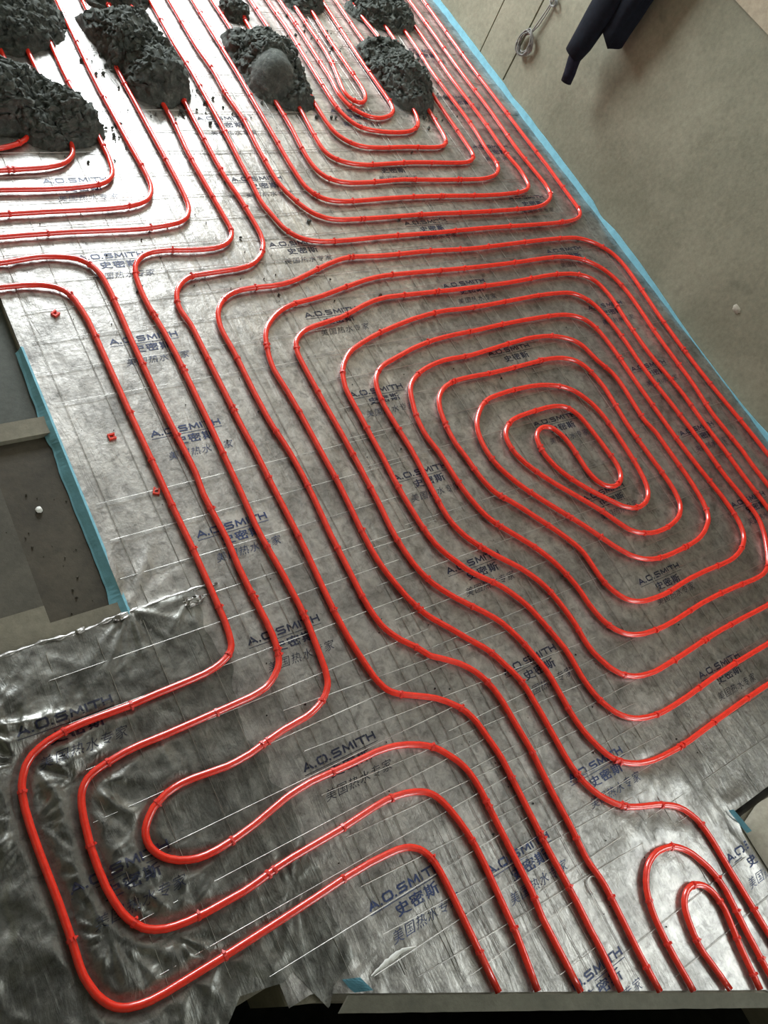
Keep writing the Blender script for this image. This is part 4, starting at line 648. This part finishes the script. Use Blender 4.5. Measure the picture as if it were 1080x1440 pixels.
CO = J([(2.69, 2.00, 1.28), (2.68, 2.03, 1.315), (2.675, 2.08, 1.325), (2.68, 2.13, 1.31), (2.69, 2.16, 1.28)])
tube('collar', CO, lambda i: (.03, .022), M['cloth'], jk, 12)
nail = tube('wall_hook', [Vector((2.757, 2.08, 1.345)), Vector((2.70, 2.08, 1.345)), Vector((2.69, 2.08, 1.37))], .006, M['wire'], None, 8)
tag(nail, 'steel hook in the wall carrying the navy jacket', 'hook')

# ------------------------------------------------------------------ coil of cable
cl = bpy.data.objects.new('cable_coil', None); C.objects.link(cl); cl.location = (2.74, 2.455, .18)
tag(cl, 'small coil of thin grey cable hanging against the wall', 'cable coil')
for q in range(8):
    r = .040 + R.uniform(-.006, .007); cy, cz = 2.455 + R.uniform(-.006, .006), .226 + R.uniform(-.008, .006); P = []
    for k in range(33):
        a = 2 * math.pi * k / 32 + q
        P.append(Vector((2.741 + .006 * math.sin(a * 2 + q) - .0015 * q, cy + r * math.cos(a) * .95, cz + r * math.sin(a) * (1.0 + .06 * q))) - cl.location)
    tube('loop', P, .0027, M['cable'], cl, 6)
for q, (ye, ze) in enumerate(((2.43, .52), (2.425, .47))):
    P = [Vector(p) - cl.location for p in [(2.738, 2.455, .262), (2.742, 2.45 - .012 * q, .31), (2.744, 2.44 - .01 * q, .38), (2.744, 2.432, .43), (2.748, ye, ze), (2.753, ye + .01, ze + .25)]]
    tube('strand', P, .0028, M['cable'], cl, 6)
for q in range(3):
    P = []
    for k in range(17):
        a = 2 * math.pi * k / 16 + q * 2
        P.append(Vector((2.740 + .004 * math.sin(a + q), 2.422 + .020 * math.cos(a) + .004 * q, .415 + .014 * math.sin(a))) - cl.location)
    tube('knot', P, .0024, M['cable'], cl, 6)
P = [Vector(p) - cl.location for p in [(2.738, 2.46, .268), (2.732, 2.455, .262), (2.734, 2.448, .268), (2.742, 2.455, .272)]]
tube('wrap', P, .0035, M['cable'], cl, 6)
# plaster scars on the wall
def scar(name, y, z, r, material, label):
    vs_ = [Vector((2.748, y, z))]; n = 22; fs = []
    for ring, (rr, xx) in enumerate(((.5, 2.7485), (1.0, 2.7552))):
        for k in range(n):
            a = 2 * math.pi * k / n; q = r * rr * (1 + .35 * noise.noise(Vector((math.cos(a) * 2, math.sin(a) * 2, y))))
            vs_.append(Vector((xx, y + q * math.cos(a) * 1.3, z + q * math.sin(a))))
    for k in range(n):
        fs.append((0, 1 + k, 1 + (k + 1) % n)); fs.append((1 + k, 1 + n + k, 1 + n + (k + 1) % n, 1 + (k + 1) % n))
    return tag(mesh_obj(name, vs_, fs, material, None, True), label, 'plaster patch')
scar('plaster_patch', .97, .212, .014, M['slab'], 'small pale plaster scar on the bare wall')

# ------------------------------------------------------------------ batten over the pipe ends, concrete sill
d = Vector((.88, -.475, 0)).normalized(); nrm = Vector((-d.y, d.x, 0))
a = Vector((.512, -.2390, 0)); L = 1.27; vs_, fs = [], []
n = 40
for i in range(n + 1):
    p = a + d * (L * i / n); wob = .0012 * noise.noise(Vector((i * .9, 0, 0)))
    for (o_, z) in ((wob, .021), (wob, .032), (-.0285 + wob, .033), (-.0285 + wob, .021)):
        vs_.append(p + nrm * o_ + Vector((0, 0, z)) + d * (-.018 * (1 if (i == 0 and o_ < -.01) else 0)))
for i in range(n):
    for k in range(4): fs.append((i*4+k, i*4+(k+1) % 4, (i+1)*4+(k+1) % 4, (i+1)*4+k))
fs += [(3, 2, 1, 0), (n*4, n*4+1, n*4+2, n*4+3)]
bt = Vector((.9, -.45, 0))
o = mesh_obj('batten', [v - bt for v in vs_], fs, M['board']); o.location = bt
tag(o, 'long straight grey batten lying across the cut end of the red pipes', 'batten')
vs_, fs = [], []; nx, ny = 60, 30
for j in range(ny + 1):
    for i in range(nx + 1):
        x = 1.622 + (2.74 - 1.622) * i / nx; y = -.405 - .55 * j / ny
        e = min((x - 1.622), (-.405 - y)); z = .024 * smoothstep(-.002, .03, e) + .004 * noise.noise(Vector((x * 14, y * 14, 0))) * smoothstep(0, .03, e)
        if j == 0: y += .006 * noise.noise(Vector((x * 12, 1, 0))) - .012 * smoothstep(1.72, 1.622, x)
        vs_.append((x, y, z + .0005))
for j in range(ny):
    for i in range(nx): q = j * (nx + 1) + i; fs.append((q, q + nx + 1, q + nx + 2, q + 1))
o = mesh_obj('concrete_sill', vs_, fs, M['slab'], None, True)
tag(o, 'rough pale concrete sill beside the film at the hairpin pipes', 'sill')

# ------------------------------------------------------------------ odds and ends
# crumpled bright tufts where the hem of the loose film is bunched up
for tx, ty, tr in ((.552, .617, .016), (.388, .634, .011), (.30, .632, .008)):
    bm = bmesh.new(); bmesh.ops.create_icosphere(bm, subdivisions=3, radius=tr)
    for v in bm.verts:
        q = noise.noise_vector(v.co * 130 + Vector((tx * 50, 0, 0))); v.co = Vector((v.co.x * 1.5, v.co.y * .7, v.co.z * .55)) + q * tr * .45
    me = bpy.data.meshes.new('tuft'); bm.to_mesh(me); bm.free(); t_ = link('tuft', me, M['foil'], foil2); t_.location = (tx, ty, .006); t_.rotation_euler = (0, 0, .1)
# smear of white plaster
vs_, fs = [], []; ax = [Vector((.575, -.236, 0)), Vector((.60, -.232, 0)), Vector((.625, -.230, 0)), Vector((.655, -.228, 0)), Vector((.685, -.236, 0))]
for i, p in enumerate(lin(0, 4, 24)):
    k = min(3, int(p)); c_ = ax[k].lerp(ax[k + 1], p - k); wd = (.0016 + .0042 * math.sin(math.pi * p / 4) ** 1.5) * (1 + .6 * noise.noise(Vector((p * 3, 2, 0))))
    for s_, z in ((-1, .0), (-.5, .0028), (.5, .0030), (1, .0)):
        q = c_ + Vector((.25, 1, 0)).normalized() * (wd * s_); vs_.append((q.x, q.y, foil_h(q.x, q.y) + z + .0016))
for i in range(24):
    for k in range(3): fs.append((i*4+k, i*4+k+1, i*4+5+k, i*4+4+k))
tag(mesh_obj('plaster_smear', vs_, fs, M['white'], None, True), 'smear of white plaster on the film behind the blue offcut', 'plaster smear')
def clip(x, y, rz, label):
    vs_, fs = [], []
    box_data(-.009, .009, -.008, -.004, 0, .007, vs_, fs); box_data(-.009, .009, .004, .008, 0, .007, vs_, fs); box_data(-.009, -.005, -.004, .004, 0, .006, vs_, fs); box_data(.004, .008, -.004, .004, 0, .004, vs_, fs)
    o = mesh_obj('pipe_clip', vs_, fs, M['redbit']); o.location = (x, y, foil_h(x, y)); o.rotation_euler = (0, 0, rz); return tag(o, label, 'pipe clip', 'stray red pipe clips')
clip(.521, 1.492, .6, 'stray red plastic clip inside the first pipe bend by the recess')
clip(.529, 1.091, .05, 'stray red plastic clip on open film beside the blue strip')
clip(.576, .915, 1.1, 'stray red plastic clip touching the side of a pipe')
P = [Vector((.019 * math.cos(t), .019 * math.sin(t), .002 + .004 * k / 14)) for k, t in enumerate(lin(.2, 3.9, 14))]
o = tube('cut_tie', P, .0016, M['white'], None, 6); o.location = (1.138, -.335, .001)
tag(o, 'curled white offcut of cable tie beside a pipe', 'cable tie')
bm = bmesh.new(); bmesh.ops.create_icosphere(bm, subdivisions=2, radius=.008)
for v in bm.verts: v.co *= 1 + .3 * noise.noise(v.co * 150); v.co.z *= .6
me = bpy.data.meshes.new('plaster_lump'); bm.to_mesh(me); bm.free()
o = link('plaster_lump', me, M['white']); o.location = (.315, .950, -.016); tag(o, 'little white plaster lump on the dark recess floor', 'plaster lump')
